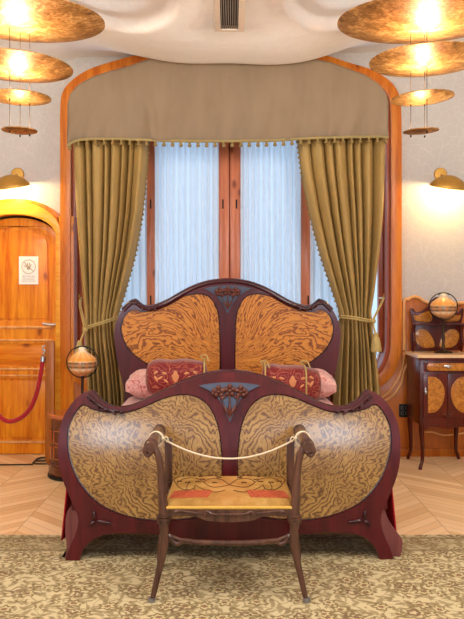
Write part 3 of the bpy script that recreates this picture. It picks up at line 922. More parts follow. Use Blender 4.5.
def crest(parent, cxm, ztop, D, wp, s, ground_pts, warp):
    """triangular slate ground with three flowers, stems and leaves"""
    g = plate('crest_ground', ground_pts, [], D-.010, .02, 'slate_ground', parent, .003, .05, warp, smooth=40)
    bm = bmesh.new(); y = D-.018
    for dx, dz in ((-.058, -.036), (0, -.030), (.058, -.036)):
        c = warp(cxm+dx*s, y, ztop+dz*s)
        for k in range(5):
            a = R(90+72*k); leaf_bm(bm, (c[0]+cos(a)*.004*s, c[1], c[2]+sin(a)*.004*s), a, .034*s, .027*s, .011)
        ball_bm(bm, (c[0], c[1]-.008, c[2]), (.010*s, .007, .010*s))
    for sx in (-1, 1):
        c = warp(cxm+sx*.078*s, y, ztop-.058*s); leaf_bm(bm, c, R(90+sx*-30), .032*s, .015*s, .008)
        c = warp(cxm+sx*.018*s, y, ztop-.056*s); leaf_bm(bm, c, R(-90+sx*60), .04*s, .013*s, .008)
    fin('crest_flower', bm, 'carved', parent, 60)
    bm = bmesh.new()
    for sx in (-1, 0, 1):
        q = [warp(cxm+sx*.044*s, y, ztop-.055*s), warp(cxm+sx*.034*s, y, ztop-.10*s), warp(cxm, y, ztop-.165*s)]
        tube_bm(bm, cr(q, 5, False), .004*s, 6)
        c = warp(cxm, y-.004, ztop-.155*s); leaf_bm(bm, c, R(90-sx*32), .062*s, .017*s, .008)
    fin('crest_leaf', bm, 'carved', parent, 60)
gr = [(198.5, 387.2), (212, 385), (229.8, 384), (247.5, 385), (261, 387.2), (261, 387.2), (247, 394), (238, 405), (230, 423), (230, 423), (221.5, 405), (212.5, 394), (198.5, 387.2)]
crest(fb, fx(229.8), Z(386, FD), FD-.005, None, 1.0, cr([fp(*p) for p in gr], 4), warpF)
# leafy carving on the ears and sprigs in the lower corners
def ear(parent, pts, sx, y, s, warp, name='ear_carving'):
    bm = bmesh.new()
    for i, (x, z) in enumerate(pts):
        t = i/(len(pts)-1); nx = pts[min(i+1, len(pts)-1)]; pv = pts[max(i-1, 0)]
        a = atan2(nx[1]-pv[1], nx[0]-pv[0])
        c = warp(x, y, z-.006*s)
        leaf_bm(bm, c, a+sx*-.4, .042*s*(1-.3*t), .017*s, .012)
        c = warp(x, y-.004, z-.012*s)
        leaf_bm(bm, c, a-sx*.3*(-1 if i % 2 else 1), .034*s, .011*s, .012)
    tube_bm(bm, [warp(x, y+.002, z-.006) for x, z in pts], [.013*s*(1-.5*i/len(pts)) for i in range(len(pts))], 8)
    fin(name, bm, 'mahogany_dark', parent, 60)
earL = [fp(*p) for p in ((86, 396), (90, 398), (95, 403), (102, 407.5), (110, 410), (118, 410.5))]
ear(fb, earL, 1, FD-.012, 1, warpF); ear(fb, [(-x, z) for x, z in earL], -1, FD-.012, 1, warpF)
for sx in (-1, 1):
    bm = bmesh.new(); cx_, cz_ = sx*-fx(96), Z(520, FD)
    for a, L in ((100, .055), (-8, .085), (215, .045)):
        a = a if sx < 0 else 180-a
        leaf_bm(bm, (cx_, FD-.010, cz_), R(a), L, .020, .009)
    fin('corner_sprig', bm, 'mahogany_dark', fb, 60)
# lower apron under the veneer, and the side flanges of the front legs
for q in ([(78, 500), (71, 506), (67.5, 515), (67, 530), (68.5, 545), (66, 556), (63, 560), (67, 561.5), (74, 560), (80, 545), (84, 528), (84, 508)],
          [(382, 506), (387, 517), (394, 528), (401.5, 539), (401, 549), (399, 557), (396.5, 562), (388, 562), (380, 548), (375, 528)]):
    pts = [(a, max(b, .0125)) for a, b in cr([((a-229.8)*(FD+.08)/F, Z(b, FD+.08)) for a, b in q], 4)]
    plate('leg_flange', pts, [], FD+.05, .09, 'mahogany_lit', bed, .012)
# side rails
for sx in (-1, 1):
    box('side_rail', sx*.80-.02, sx*.80+.02, FD+.03, HD+.02, .26, .44, 'mahogany', bed, .006)
# headboard
hx_ = lambda px: (px-227.5)*HD/F
hp = lambda px, py: (hx_(px), Z(py, HD))
hL = [(124, 470), (124, 470), (122, 450), (120, 430), (122, 412), (125, 395), (123, 381), (118.5, 364), (116, 347), (115, 332), (118, 319), (124, 308), (131, 301), (135.5, 298.8), (135.5, 298.8), (139, 302), (144, 305), (151, 305.5), (160, 303), (170, 298.5), (182, 291.5), (195, 285), (210, 280.3), (227.5, 278.6)]
hfull = [(140, 474), (140, 474), (125, 474)]+hL
half = [(227.5, 430), (180, 432), (150, 440), (140, 474), (140, 474), (124, 474)]+hL
full = half+mirror(half, 227.5)[1:-1]
head_out = [(a, max(b, .001)) for a, b in cr([hp(*p) for p in full], 6)]
hpL = [(135, 308.5), (143, 311), (152, 309.5), (162, 305), (174, 299.5), (186, 295), (199, 293.2), (209, 296), (216, 305), (219.5, 318), (220.5, 340), (220.5, 372), (218, 392), (218, 392), (205, 392), (185, 385), (165, 375.5), (148, 365), (132, 353), (124, 341), (121, 328), (124, 317), (129, 311)]
hpR = [(455-a, b) for a, b in hpL][::-1]
head_pan = [cr([hp(*p) for p in L], 6) for L in (hpL, hpR)]
idw = lambda x, y, z: (x, y, z)
hb = plate('headboard', head_out, head_pan, HD-.03, .06, 'mahogany', bed, .008, smooth=40)
for L in head_pan:
    plate('veneer_panel', offset_in(L, -.004), [], HD-.012, .03, 'fan', hb, 0)
    bm = bmesh.new(); pts = [(x, HD-.016, z) for x, z in offset_in(L, .005)]
    tube_bm(bm, pts+[pts[0]], .004, 6); fin('panel_bead', bm, 'mahogany_dark', hb)
hr = [hp(*p) for p in hL[15:]+mirror(hL[15:-1], 227.5)]
hr = cr([hp(*p) for p in [(124, 308), (131, 301), (135.5, 298.8), (135.5, 298.8)]+hL[15:]+mirror([(124, 308), (131, 301), (135.5, 298.8), (135.5, 298.8)]+hL[15:-1], 227.5)], 5, False)
tube('top_rail', [(x, HD-.01, z-.022) for x, z in hr], .026, 'mahogany_dark', hb, 12)
gr = [(204, 288.5), (215, 286.3), (227.5, 285.5), (240, 286.3), (251, 288.5), (251, 288.5), (240, 295), (233, 303), (227.5, 314), (227.5, 314), (222, 303), (215, 295), (204, 288.5)]
crest(hb, 0, Z(287, HD), HD-.032, None, 1.05, cr([hp(*p) for p in gr], 4), idw)
earH = [hp(*p) for p in ((132, 302), (136, 301), (141, 305), (147, 307.5), (153, 307.5), (160, 305))]
ear(hb, earH, 1, HD-.034, 1.2, idw); ear(hb, [(-x, z) for x, z in earH], -1, HD-.034, 1.2, idw)
BED_T = Matrix.Translation((X(229.8, FD), 0, 0))
bed.location = (X(229.8, FD)+.0, 0, 0)
bed.rotation_euler = (0, 0, 0)
ang = math.atan2(-(X(227.5, HD)-X(229.8, FD)), HD-FD)
# turn the bed slightly about the middle of its foot
bed.rotation_euler.z = ang
bed.location = Vector((X(229.8, FD), FD, 0))-Matrix.Rotation(ang, 3, 'Z') @ Vector((0, FD, 0))
def onbed(o):   # place a thing built in the bed's own coordinates
    o.location = bed.location.copy(); o.rotation_euler.z = ang
    return o

# mattress block with spread
def puffy(name, x0, x1, y0, y1, z0, z1, mat, parent=None, r=.06, sub=2, noise=.0):
    bm = bmesh.new(); bmesh.ops.create_cube(bm, size=1)
    for v in bm.verts: v.co = Vector(((x0+x1)/2+v.co.x*(x1-x0), (y0+y1)/2+v.co.y*(y1-y0), (z0+z1)/2+v.co.z*(z1-z0)))
    bmesh.ops.bevel(bm, geom=bm.edges[:], offset=r, segments=4, profile=.5, affect='EDGES')
    return fin(name, bm, mat, parent, 60)
mt = onbed(puffy('mattress', -.77, .77, FD+.10, HD-.05, .30, .615, 'pillow', None, .05))
tag(mt, 'pale pink sheeted mattress of the mahogany bed, under the pillows', 'mattress')
# spread draped over with falling sides
def spread():
    prof = []
    n = 60
    rows = []
    for j in range(31):
        y = FD+.09+(HD-.80-FD-.09)*j/30
        row = []
        for i in range(61):
            t = i/60*2-1; s_ = abs(t); sg = 1 if t >= 0 else -1
            if s_ < .70: x = t/.70*.79; z = .622+.008*cos(x*2)
            elif s_ < .78: a = (s_-.70)/.08*pi/2; x = sg*(.79+.045*sin(a)); z = .622-.045*(1-cos(a))-.0
            else:
                q = (s_-.78)/.22; x = sg*(.835+.035*q+.012*sin(y*22)*q); z = .577-.49*q
            row.append((x, y, z))
        rows.append(row)
    return sheet('bedspread', rows, 'bedspread', None, .006)
sp = onbed(spread()); tag(sp, 'crimson bedspread hanging down the sides of the bed', 'bedspread')

def pillow_mesh(name, c, w_, d_, h_, mat, rot, parent=None, box_like=.35, end=0):
    bm = bmesh.new(); bmesh.ops.create_cube(bm, size=2)
    bmesh.ops.subdivide_edges(bm, edges=bm.edges[:], cuts=9, use_grid_fill=True)
    for v in bm.verts:
        x, y, z = v.co
        k = (1-abs(x)**4)*(1-abs(y)**4)
        f_ = (box_like+(1-box_like)*k**.5) if k > 0 else box_like
        rx = 1-.06*(1-abs(x)**2)*0
        v.co = Vector((x*w_/2*(1-.05*(y*y)*(1-x*x)), y*d_/2*(1-.05*(x*x)*(1-y*y)), z*h_/2*f_+.006*sin(9*x+4*y)))
        v.co.rotate(rot); v.co += Vector(c)
    o = fin(name, bm, mat, parent, 180)
    m = o.modifiers.new('Subdivision', 'SUBSURF'); m.levels = 1; m.render_levels = 1
    return o
from mathutils import Euler
def cushion(px, py, wpx, hpx, D, label, tilt, strap):
    x, y, z = P(px, py, D); w_ = wpx*D/F; h_ = hpx*D/F
    c = empty('cushion', (x, y, z-h_/2), label, 'cushion', 'red damask cushions against the headboard')
    # a plump roll-like box cushion: rounded rectangular section
    bm = bmesh.new(); n = 28
    sect = []
    for k in range(n):
        a = 2*pi*k/n; ca, sa = cos(a), sin(a)
        sect.append((math.copysign(abs(ca)**.62, ca)*.15, math.copysign(abs(sa)**.62, sa)*h_/2))
    rings = []
    for i in range(25):
        t = i/24*2-1; f_ = (1-abs(t)**5)**.45 if abs(t) < 1 else 0
        f_ = max(f_, .0); f_ = .5+.5*f_ if abs(t) < .999 else .42
        e = R(tilt); rings.append([bm.verts.new((x+(t*w_/2)*cos(e), y+dy*f_, z+dz*f_*(1+.03*sin(7*t))+(t*w_/2)*sin(e))) for dy, dz in sect])
    for i in range(24):
        for k in range(n): bm.faces.new((rings[i][k], rings[i][(k+1) % n], rings[i+1][(k+1) % n], rings[i+1][k]))
    bm.faces.new(rings[0]); bm.faces.new(rings[-1])
    fin('cushion_cover', bm, 'damask', c, 70)
    # woven gold medallion on the front
    bm = bmesh.new()
    for a, L, w2 in ((90, .085, .038), (68, .06, .022), (112, .06, .022), (270, .03, .03)):
        leaf_bm(bm, (x, y-.147, z-.02), R(a), L, w2, .008)
    fin('woven_medallion', bm, 'damask_motif', c)
    for sx in (-1, 1):
        bm = bmesh.new()
        for q, (dx, dz, L, aa) in enumerate(((.05, -.03, .05, 40), (.09, .03, .05, -30), (.13, -.02, .05, 60), (.16, .05, .035, 150), (.06, .05, .04, 10))):
            leaf_bm(bm, (x+sx*dx*w_/.46, y-.146, z+dz*.8), R(aa if sx > 0 else 180-aa), L, .018, .006)
        fin('woven_leaf', bm, 'damask_motif', c)
    for dx in strap:
        bm = bmesh.new(); pts = []
        for k in range(n+1):
            dy, dz = sect[k % n]; pts.append((x+dx*w_/2, y+dy*1.03, z+dz*1.05+sin(R(tilt))*dx*w_/2))
        tube_bm(bm, pts, .006, 6)
        lp = [(x+dx*w_/2, y-.05, z+h_/2), (x+dx*w_/2-.03, y-.06, z+h_/2+.03), (x+dx*w_/2+.01, y-.08, z+h_/2+.035), (x+dx*w_/2+.03, y-.12, z+h_/2-.005)]
        tube_bm(bm, cr(lp, 5, False), .005, 6)
        fin('cushion_tie', bm, 'tie', c)
    return c
cushion(177, 377.5, 61, 36, 5.42, 'red damask bolster cushion with gold medallion, left side of the bed', 0, (.92,))
cushion(291, 382.5, 59, 34, 5.42, 'red damask bolster cushion with gold medallion, right side of the bed', -4, (.45, -.9))
for px, lb in ((150, 'pale pink patterned pillow under the left red cushion'), (307, 'pale pink patterned pillow under the right red cushion')):
    x = X(164 if px < 200 else 298, 5.74)
    o = pillow_mesh('pillow', (x, 5.745, .73), .54, .30, .20, 'pillow', Euler((R(8), 0, 0)), None, .3)
    tag(o, lb, 'pillow', 'pale pillows at the head of the bed')

# ------------------------------------------------------------------ bench
B0, B1 = 3.45, 3.83
bn = empty('bench_seat', (X(229, B0), (B0+B1)/2, .012), 'small carved walnut armchair bench with gold tapestry seat, roped off before the bed', 'bench')
BC = 229.2
def both(fn):
    for sx in (1, -1): fn(sx)
def bpt(px, py, D, sx): # px on the left side; mirrored for sx=-1
    x, y, z = P(px, py, D); c = X(BC, B0)
    return (x if sx > 0 else 2*c-x, y, z)
def mk_leg(sx):
    q = [(152.5, 599), (154.2, 592), (158.5, 573), (163, 553), (165, 537), (163.5, 522)]
    pts = cr([bpt(a, b, B0-.0, sx) for a, b in q], 5, False)
    pts = [(p[0], p[1]-.030*(1-i/(len(pts)-1))**1.5, p[2]) for i, p in enumerate(pts)]
    n = len(pts); rad = [.011+.011*(i/(n-1))**1.2 for i in range(n)]; rad[0] = .014
    bm = bmesh.new(); tube_bm(bm, pts, rad, 12)
    leg = fin('leg', bm, 'bench_wood', bn, 50)
    x, y, z = pts[0]
    lathe('foot_glide', [(0, .001), (.017, .001), (.017, .018), (0, .018)], (x, y, .012), 'rubber', leg, 16)
both(mk_leg)
def mk_rear(sx):
    x0 = X(160 if sx > 0 else 2*BC-160-.5, 3.86); xt = X(168.5, B1) if sx > 0 else 2*X(BC, B0)-X(168.5, B1)
    pts = cr([(x0, B1+.02, .014), (x0*.985, B1+.015, .12), (xt+(-.005 if sx > 0 else .005), B1, .30), (xt, B1, .45)], 6, False)
    n = len(pts)
    fin('leg', tube_bm(bmesh.new(), pts, [.015+.008*i/n for i in range(n)], 12), 'bench_wood', bn, 50)
both(mk_rear)
def mk_arm(sx):
    # front upright, rising to a scrolled hand-rest
    q = [(163.5, 524), (163.8, 512), (162.5, 498), (161.3, 482), (160.5, 468), (158, 455), (153.5, 447.5), (148.5, 446.5)]
    pts = cr([bpt(a, b, B0, sx) for a, b in q], 5, False); n = len(pts)
    rad = [.026-.010*min(1, i/(n*.5)) for i in range(n)]
    up = fin('arm_upright', tube_bm(bmesh.new(), pts, rad, 12, sx=1.0, sy=.9), 'bench_wood', bn, 50)
    bm = bmesh.new()
    sc = [(148.5, 446.5), (145.5, 449.5), (145.3, 453.5), (148, 455.5), (150.5, 453.5)]
    tube_bm(bm, cr([bpt(a, b, B0-.006, sx) for a, b in sc], 5, False), [.014]*9+[.010]*12, 10)
    for a, b in ((149, 447), (151, 452)): ball_bm(bm, bpt(a, b, B0-.010, sx), (.014, .012, .013))
    fin('arm_scroll', bm, 'bench_wood', up, 50)
    # rear post
    xt = X(168.5, B1) if sx > 0 else 2*X(BC, B0)-X(168.5, B1)
    box('rear_post', xt-.019, xt+.019, B1-.012, B1+.016, .44, .665, 'bench_wood', bn, .004)
    # rolled arm
    a0 = Vector(bpt(150, 447.5, B0-.02, sx)); a1 = Vector((a0.x+(.004 if sx > 0 else -.004), B1+.04, a0.z+.006))
    bm = bmesh.new(); pts = [a0.lerp(a1, t) for t in (0, .03, .1, .5, .9, .97, 1)]
    tube_bm(bm, pts, [.022, .027, .028, .0275, .028, .027, .022], 18)
    for t in (.06, .12, .88, .94): tube_bm(bm, [a0.lerp(a1, t), a0.lerp(a1, t+.015)], .031, 18)
    fin('arm_rest', bm, 'bench_wood', bn, 50)
    # carved collar at the joint
    bm = bmesh.new(); x, y, z = bpt(164, 519, B0, sx)
    for dz, r_ in ((.016, .030), (.004, .034), (-.008, .031)):
        tube_bm(bm, [(x-.0, y, z+dz-.005), (x, y, z+dz+.005)], r_, 16)
    fin('leg_collar', bm, 'bench_wood', bn, 50)
both(mk_arm)
xl, xr = X(168.5, B0), X(290, B0)
# seat frame rails
def wavy_rail(name, ypy_top, bot_pts, y, th, mat='bench_wood'):
    L = bot_pts; full_ = L+mirror(L, BC)[1:] if L[-1][0] == BC else L+mirror(L, BC)
    bt = cr([pw(a, b, B0) for a, b in full_], 5, False)
    tp = [pw(2*BC-L[0][0], ypy_top, B0), pw(L[0][0], ypy_top, B0)]
    return plate(name, bt+tp, [], y, th, mat, bn, .004)
wavy_rail('front_rail', 508.5, [(166, 518), (172, 516.5), (182, 515.5), (196, 516), (205, 519.5), (215, 521), (BC, 521.5)], B0-.012, .03)
bm = bmesh.new()
for sx in (1, -1):
    tube_bm(bm, cr([bpt(a, b, B0-.016, sx) for a, b in ((173, 512.5), (180, 511), (192, 512.5), (203, 513.5))], 5, False), [.003, .007, .008, .008, .008, .008, .007, .007, .006, .006, .006, .005, .005, .004, .003, .003][:16], 8)
    tube_bm(bm, cr([bpt(a, b, B0-.016, sx) for a, b in ((204, 516.5), (207, 511.5), (213, 514), (BC, 514.5))], 5, False), .006, 8)
fin('rail_carving', bm, 'bench_wood', bn, 60)
zr = Z(513, B0)
for sx in (1, -1):
    x = bpt(165.5, 500, B0, sx)[0]
    box('side_rail', x-.012, x+.012, B0+.01, B1, .375, .425, 'bench_wood', bn, .004)
box('back_rail', xl+.01, xr-.01, B1-.012, B1+.012, .375, .43, 'bench_wood', bn, .004)
# lower stretcher
bm = bmesh.new()
L = [(165.5, 534), (170, 536.5), (174, 541.5), (178, 543.5), (182, 541), (190, 541.5), (205, 542.5), (BC, 543)]
tube_bm(bm, cr([(P(a, b, B0)) for a, b in L+mirror(L, BC)[1:]], 6, False), .0125, 10)
for sx in (1, -1):
    tube_bm(bm, cr([bpt(a, b, B0-.008, sx) for a, b in ((171, 536), (176, 538), (182, 540), (192, 540.5))], 5, False), .008, 8)
fin('stretcher', bm, 'bench_wood', bn, 50)
# seat pad
sc = X(BC, B0); hw0 = (295.0-163.5)/2*B0/F; hw1 = hw0*.985
bm = bmesh.new(); N1, N2 = 36, 22; g = []
for j in range(N2+1):
    t = j/N2; y = B0-.005+(B1-.012-B0+.005)*t; row = []
    hw = hw0+(hw1-hw0)*t
    for i in range(N1+1):
        s = i/N1*2-1
        e = min(1, (1-abs(s))*9); e2 = min(1, min(t, 1-t)*9)
        z = .425+(.026+.034*t)*sqrt(max(0, 1-(1-e)**2))*sqrt(max(0, 1-(1-e2)**2))+.006*(1-s*s)
        row.append(bm.verts.new((sc+s*hw, y, z)))
    g.append(row)
for a, b in zip(g, g[1:]):
    for i in range(N1): bm.faces.new((a[i], a[i+1], b[i+1], b[i]))
bl = [bm.verts.new((v.co.x, v.co.y, .405)) for v in (g[0][0], g[0][-1], g[-1][-1], g[-1][0])]
edge = g[0]+[r_[-1] for r_ in g[1:]]+g[-1][-2::-1]+[r_[0] for r_ in g[-2:0:-1]]
low = [bm.verts.new((v.co.x, v.co.y, .412)) for v in edge]
for v in bl: bm.verts.remove(v)
for i in range(len(edge)):
    j = (i+1) % len(edge); bm.faces.new((edge[i], edge[j], low[j], low[i]))
bm.faces.new(low)
for v in bm.verts: v.co.x -= sc; v.co.y -= (B0+B1)/2
st = fin('seat', bm, 'seat', None, 60); st.parent = bn; st.location = (0, 0, -.012)
st.location = Vector((sc, (B0+B1)/2, 0))-bn.location
def seat_z(x, y):
    s = (x-sc)/hw0; t = (y-B0+.005)/(B1-B0-.007); e = max(0, min(1, (1-abs(s))*9)); e2 = max(0, min(1, min(t, 1-t)*9))
    return .425+(.026+.034*max(0, min(1, t)))*sqrt(max(0, 1-(1-e)**2))*sqrt(max(0, 1-(1-e2)**2))+.006*(1-s*s)
def seatcurve(bm, pts, r_=.0022, k=8):
    q = cr([(a, b) for a, b in pts], k, False)
    tube_bm(bm, [(sc+a, B0+b, seat_z(sc+a, B0+b)+.0005) for a, b in q], r_, 6)
bm = bmesh.new()
for sx in (1, -1):
    for q in ([(0, .20), (.04, .28), (.09, .29), (.12, .24), (.08, .17), (.03, .18), (0, .20)],
              [(.12, .24), (.16, .30), (.22, .30), (.25, .22), (.21, .14), (.17, .15), (.16, .20)],
              [(.02, .12), (.07, .10), (.12, .14), (.16, .20)], [(.25, .22), (.27, .30), (.24, .34)],
              [(.17, .15), (.13, .10), (.10, .09)], [(.05, .28), (.06, .33), (.11, .34), (.15, .32)], [(.19, .10), (.20, .18), (.19, .26)]):
        seatcurve(bm, [(sx*a, b) for a, b in q])
    for a, b in ((.13, .28), (.07, .23), (.20, .24), (.24, .26), (.10, .12), (.15, .25), (.05, .31)):
        seatcurve(bm, [(sx*(a-.012), b-.004), (sx*a, b+.003), (sx*(a+.012), b-.002)], .004, 3)
def lift(o):   # seat embroidery belongs to the seat
    o.parent = st; o.location = Vector((-sc, -(B0+B1)/2, 0)); return o
lift(fin('embroidered_stem', bm, 'stitch', None, 60))
for sx in (1, -1):
    bm = bmesh.new()
    for i in range(9):
        for j in range(5):
            a = .105+.155*i/8-.015*(j/4); b = .045+.075*j/4
            ball_bm(bm, (sc+sx*(a), B0+b, seat_z(sc+sx*a, B0+b)), (.014, .013, .003+.001*((i+j) % 2)), None, 8, 5)
    lift(fin('embroidered_flower', bm, 'stitch_red', None, 60))
tube('seat_gimp', [(sc+s*hw0, B0-.008, .424) for s in (-1, -.5, 0, .5, 1)], .008, 'seat_edge', bn, 8)

# white cord slung between the arms
rp = empty('white_rope', P(230, 460, 3.62), 'thin white cord slung between the two arms of the bench', 'cord')
aL = Vector(bpt(150, 447.5, 3.64, 1)); 
yC = 3.66; xa = bn.location.x-0; cz = Z(447.5, B0)
xL_ = X(151.5, B0)+.0; xR_ = 2*X(BC, B0)-xL_
bm = bmesh.new()
pts = []
for i in range(33):
    t = i/32; x = xL_+.028+(xR_-xL_-.056)*t; pts.append((x, yC, cz+.005-.098*(1-(2*t-1)**2)))
tube_bm(bm, pts, .0042, 8)
fin('slack_cord', bm, 'cord', rp)
for x in (xL_, xR_):
    bm = bmesh.new()
    for dy in (0, .012):
        tube_bm(bm, [(x+.033*cos(a*pi/10), yC+dy, cz+.033*sin(a*pi/10)) for a in range(21)], .0042, 6)
    s = 1 if x == xL_ else -1
    ball_bm(bm, (x+s*.034, yC-.006, cz+.004), (.011, .009, .009))
    tube_bm(bm, cr([(x+s*.034, yC-.008, cz+.004), (x+s*.05, yC-.015, cz+.012), (x+s*.058, yC-.01, cz-.001), (x+s*.05, yC-.01, cz-.012)], 5, False), .0036, 6)
    fin('knot', bm, 'cord', rp)

# ------------------------------------------------------------------ table lamps
def make_lamp():
    r = empty('table_lamp', (0, 0, 0))
    lathe('lamp_base', [(0, 0), (.075, 0), (.078, .006), (.06, .014), (.03, .022), (.018, .035), (.014, .06), (0, .06)], (0, 0, 0), 'wire', r)
    lathe('lamp_stem', [(.0001, .05), (.012, .05), (.010, .10), (.015, .13), (.010, .16), (.011, .27), (.018, .29), (.0001, .295)], (0, 0, 0), 'wire', r, 16)
    lathe('globe_shade', [(.0001, .302), (.04, .306), (.075, .325), (.098, .350), (.108, .378), (.108, .402), (.104, .410), (.106, .416), (.09, .438), (.06, .462), (.036, .478), (.030, .490), (.0001, .492)], (0, 0, 0), 'shade', r, 40)
    bm = bmesh.new()
    tube_bm(bm, [(.118*cos(a*pi/24), -.0, .40+.118*sin(a*pi/24)) for a in range(49)], .0042, 8)
    fin('ring_frame', bm, 'black_metal', r)
    lathe('lamp_cap', [(.0001, .488), (.028, .488), (.032, .496), (.026, .508), (.010, .514), (.0001, .514)], (0, 0, 0), 'disc_top', r, 20)
    bm = bmesh.new()
    for a in (-.6, 0, .6): tube_bm(bm, cr([(.0, -.006, .515), (.03*sin(a)*1.5, -.01, .512), (.05*sin(a)*1.6, -.02, .500)], 4, False), .004, 6)
    fin('lamp_bracket', bm, 'black_metal', r)
    return r
lamp = make_lamp()
CMX, CMY, CMR = X(80, 5.95), 5.96, .245
CMZ = .485
lamp.location = (X(82.3, 5.80), 5.80, CMZ); lamp.scale = (1, 1, 1)
tag(lamp, 'globe table lamp in a dark ring, standing on the round commode', 'table lamp', 'banded glass globe lamps')
lamp2 = copy_tree(lamp)
CZ = .915
lamp2.location = (X(443.3, 6.35), 6.35, CZ); lamp2.scale = (1, 1, .955)
lamp2['label'] = 'globe table lamp in a dark ring, standing on the marble topped nightstand'

# ------------------------------------------------------------------ round commode
cm = empty('round_commode', (CMX, CMY, 0), 'round dark wood bedside commode with orange brown top, left of the bed', 'commode')
lathe('commode_body', [(0, .02), (CMR-.012, .02), (CMR-.006, .03), (CMR-.008, .09), (CMR-.016, .10), (CMR-.018, CMZ-.05), (CMR-.01, CMZ-.03), (0, CMZ-.03)], (CMX, CMY, 0), 'commode', cm, 56)
lathe('commode_top', [(0, CMZ-.03), (CMR-.008, CMZ-.03), (CMR, CMZ-.02), (CMR, CMZ-.008), (CMR-.01, CMZ), (0, CMZ)], (CMX, CMY, 0), 'commode_top', cm, 56)
lathe('plinth', [(0, 0), (CMR-.004, 0), (CMR+.002, .008), (CMR-.002, .03), (0, .03)], (CMX, CMY, 0), 'near_black', cm, 56)
lathe('base_moulding', [(CMR-.03, .09), (CMR-.006, .092), (CMR+.008, .105), (CMR-.004, .12), (CMR-.03, .122)], (CMX, CMY, 0), 'commode', cm, 56)
bm = bmesh.new()
for a0 in (200, 235, 270, 305):
    for z in (.20, .32):
        pts = [(CMX+(CMR-.012)*cos(R(a0+dx)), CMY+(CMR-.012)*sin(R(a0+dx)), z+dz) for dx, dz in ((-12, -.045), (12, -.045), (12, .045), (-12, .045), (-12, -.045))]
        pts = [Vector(pts[i]).lerp(Vector(pts[i+1]), t/5) for i in range(4) for t in range(5)]
        pts = [Vector((CMX, CMY, p.z))+(Vector((p.x-CMX, p.y-CMY, 0)).normalized()*(CMR-.014)) for p in pts]
        tube_bm(bm, pts+[pts[0]], .004, 6)
fin('panel_moulding', bm, 'commode_top', cm)

# ------------------------------------------------------------------ nightstand (right)
NX0, NX1 = 1.49, 1.93; NY0, NY1 = 6.13, 6.58; NC = (NX0+NX1)/2; NT_ = CZ
ns = empty('nightstand', (NC, (NY0+NY1)/2, 0), 'mahogany nightstand with marble top, oval burl doors and raised back shelf, on the right', 'nightstand')
zb = .36
box('cabinet_body', NX0, NX1, NY0, NY1, zb, NT_-.025, 'cab_wood', ns, .006)
plate('marble_top', [(NX0-.022, NY0-.02), (NX1+.022, NY0-.02), (NX1+.022, NY1), (NX0-.022, NY1)], [], -NT_, .024, 'marble', ns, .006, plane='xy')
plate('top_moulding', [(NX0-.012, NY0-.012), (NX1+.012, NY0-.012), (NX1+.012, NY1), (NX0-.012, NY1)], [], -(NT_-.024), .02, 'cab_wood', ns, .0, plane='xy')
dw = plate('drawer', rrect(NX0+.03, NX1-.03, NT_-.135, NT_-.055, .012), [], NY0-.012, .02, 'cab_wood', ns, .004)
o = plate('drawer_inlay', rrect(NX0+.055, NX1-.055, NT_-.125, NT_-.066, .028), [], NY0-.015, .01, 'cab_burl', dw, .002)
bm = bmesh.new(); ball_bm(bm, (NC, NY0-.02, NT_-.088), (.035, .006, .010)); ball_bm(bm, (NC, NY0-.03, NT_-.098), (.014, .012, .012))
fin('drawer_pull', bm, 'steel', dw)
for sx in (-1, 1):
    x0, x1 = (NX0+.028, NC-.002) if sx < 0 else (NC+.002, NX1-.028)
    dd = plate('door', [(x0, zb+.06), (x1, zb+.06), (x1, NT_-.15), (x0, NT_-.15)], [], NY0-.012, .02, 'cab_wood', ns, .004)
    e = x0+.035 if sx < 0 else x1-.035
    q = [(e, zb+.095), (e, zb+.095), (e-sx*.06, zb+.105), (e-sx*.115, zb+.17), (e-sx*.132, zb+.27), (e-sx*.105, NT_-.215), (e-sx*.06, NT_-.178), (e, NT_-.172), (e, NT_-.172)]
    q = [(min(max(a, x0+.01), x1-.01), b) for a, b in q]
    plate('door_inlay', cr(q, 6), [], NY0-.015, .01, 'cab_burl', dd, .002)
    if sx < 0:
        bm = bmesh.new(); ball_bm(bm, (x0+.014, NY0-.018, zb+.27), (.009, .008, .03)); ball_bm(bm, (x0+.016, NY0-.024, zb+.262), (.012, .008, .012))
        fin('door_pull', bm, 'steel', dd)
bm = bmesh.new()
for dx, a in ((-.012, 150), (0, 90), (.012, 30), (0, -90)): leaf_bm(bm, (NC+dx, NY0-.014, zb+.075), R(a), .03, .012, .006)
fin('carved_sprig', bm, 'carved', ns, 60)
ap = cr([(NX0+.02, zb-.01), (NX0+.05, zb-.045), (NX0+.05, zb-.045), (NX0+.10, zb-.018), (NC, zb-.035), (NX1-.10, zb-.018), (NX1-.05, zb-.045), (NX1-.05, zb-.045), (NX1-.02, zb-.01)], 5, False)
plate('apron', ap+[(NX1-.005, zb+.03), (NX0+.005, zb+.03)], [], NY0+.004, .018, 'cab_wood', ns, .003)
for x, y in ((NX0+.022, NY0+.022), (NX1-.022, NY0+.022), (NX0+.022, NY1-.022), (NX1-.022, NY1-.022)):
    s = -1 if x < NC else 1
    f = -1 if y < (NY0+NY1)/2 else 0
    q = [(x, y, zb+.02), (x, y, zb-.06), (x-s*.006, y-f*.004, .2), (x-s*.006, y-f*.004, .08), (x+s*.010, y+f*.012, .03), (x+s*.018, y+f*.018, 0)]
    c = cr(q, 5, False); n = len(c)
    fin('leg', tube_bm(bmesh.new(), c, [.024-.010*min(1, i/(n*.6)) for i in range(n)], 12), 'cab_wood', ns, 50)
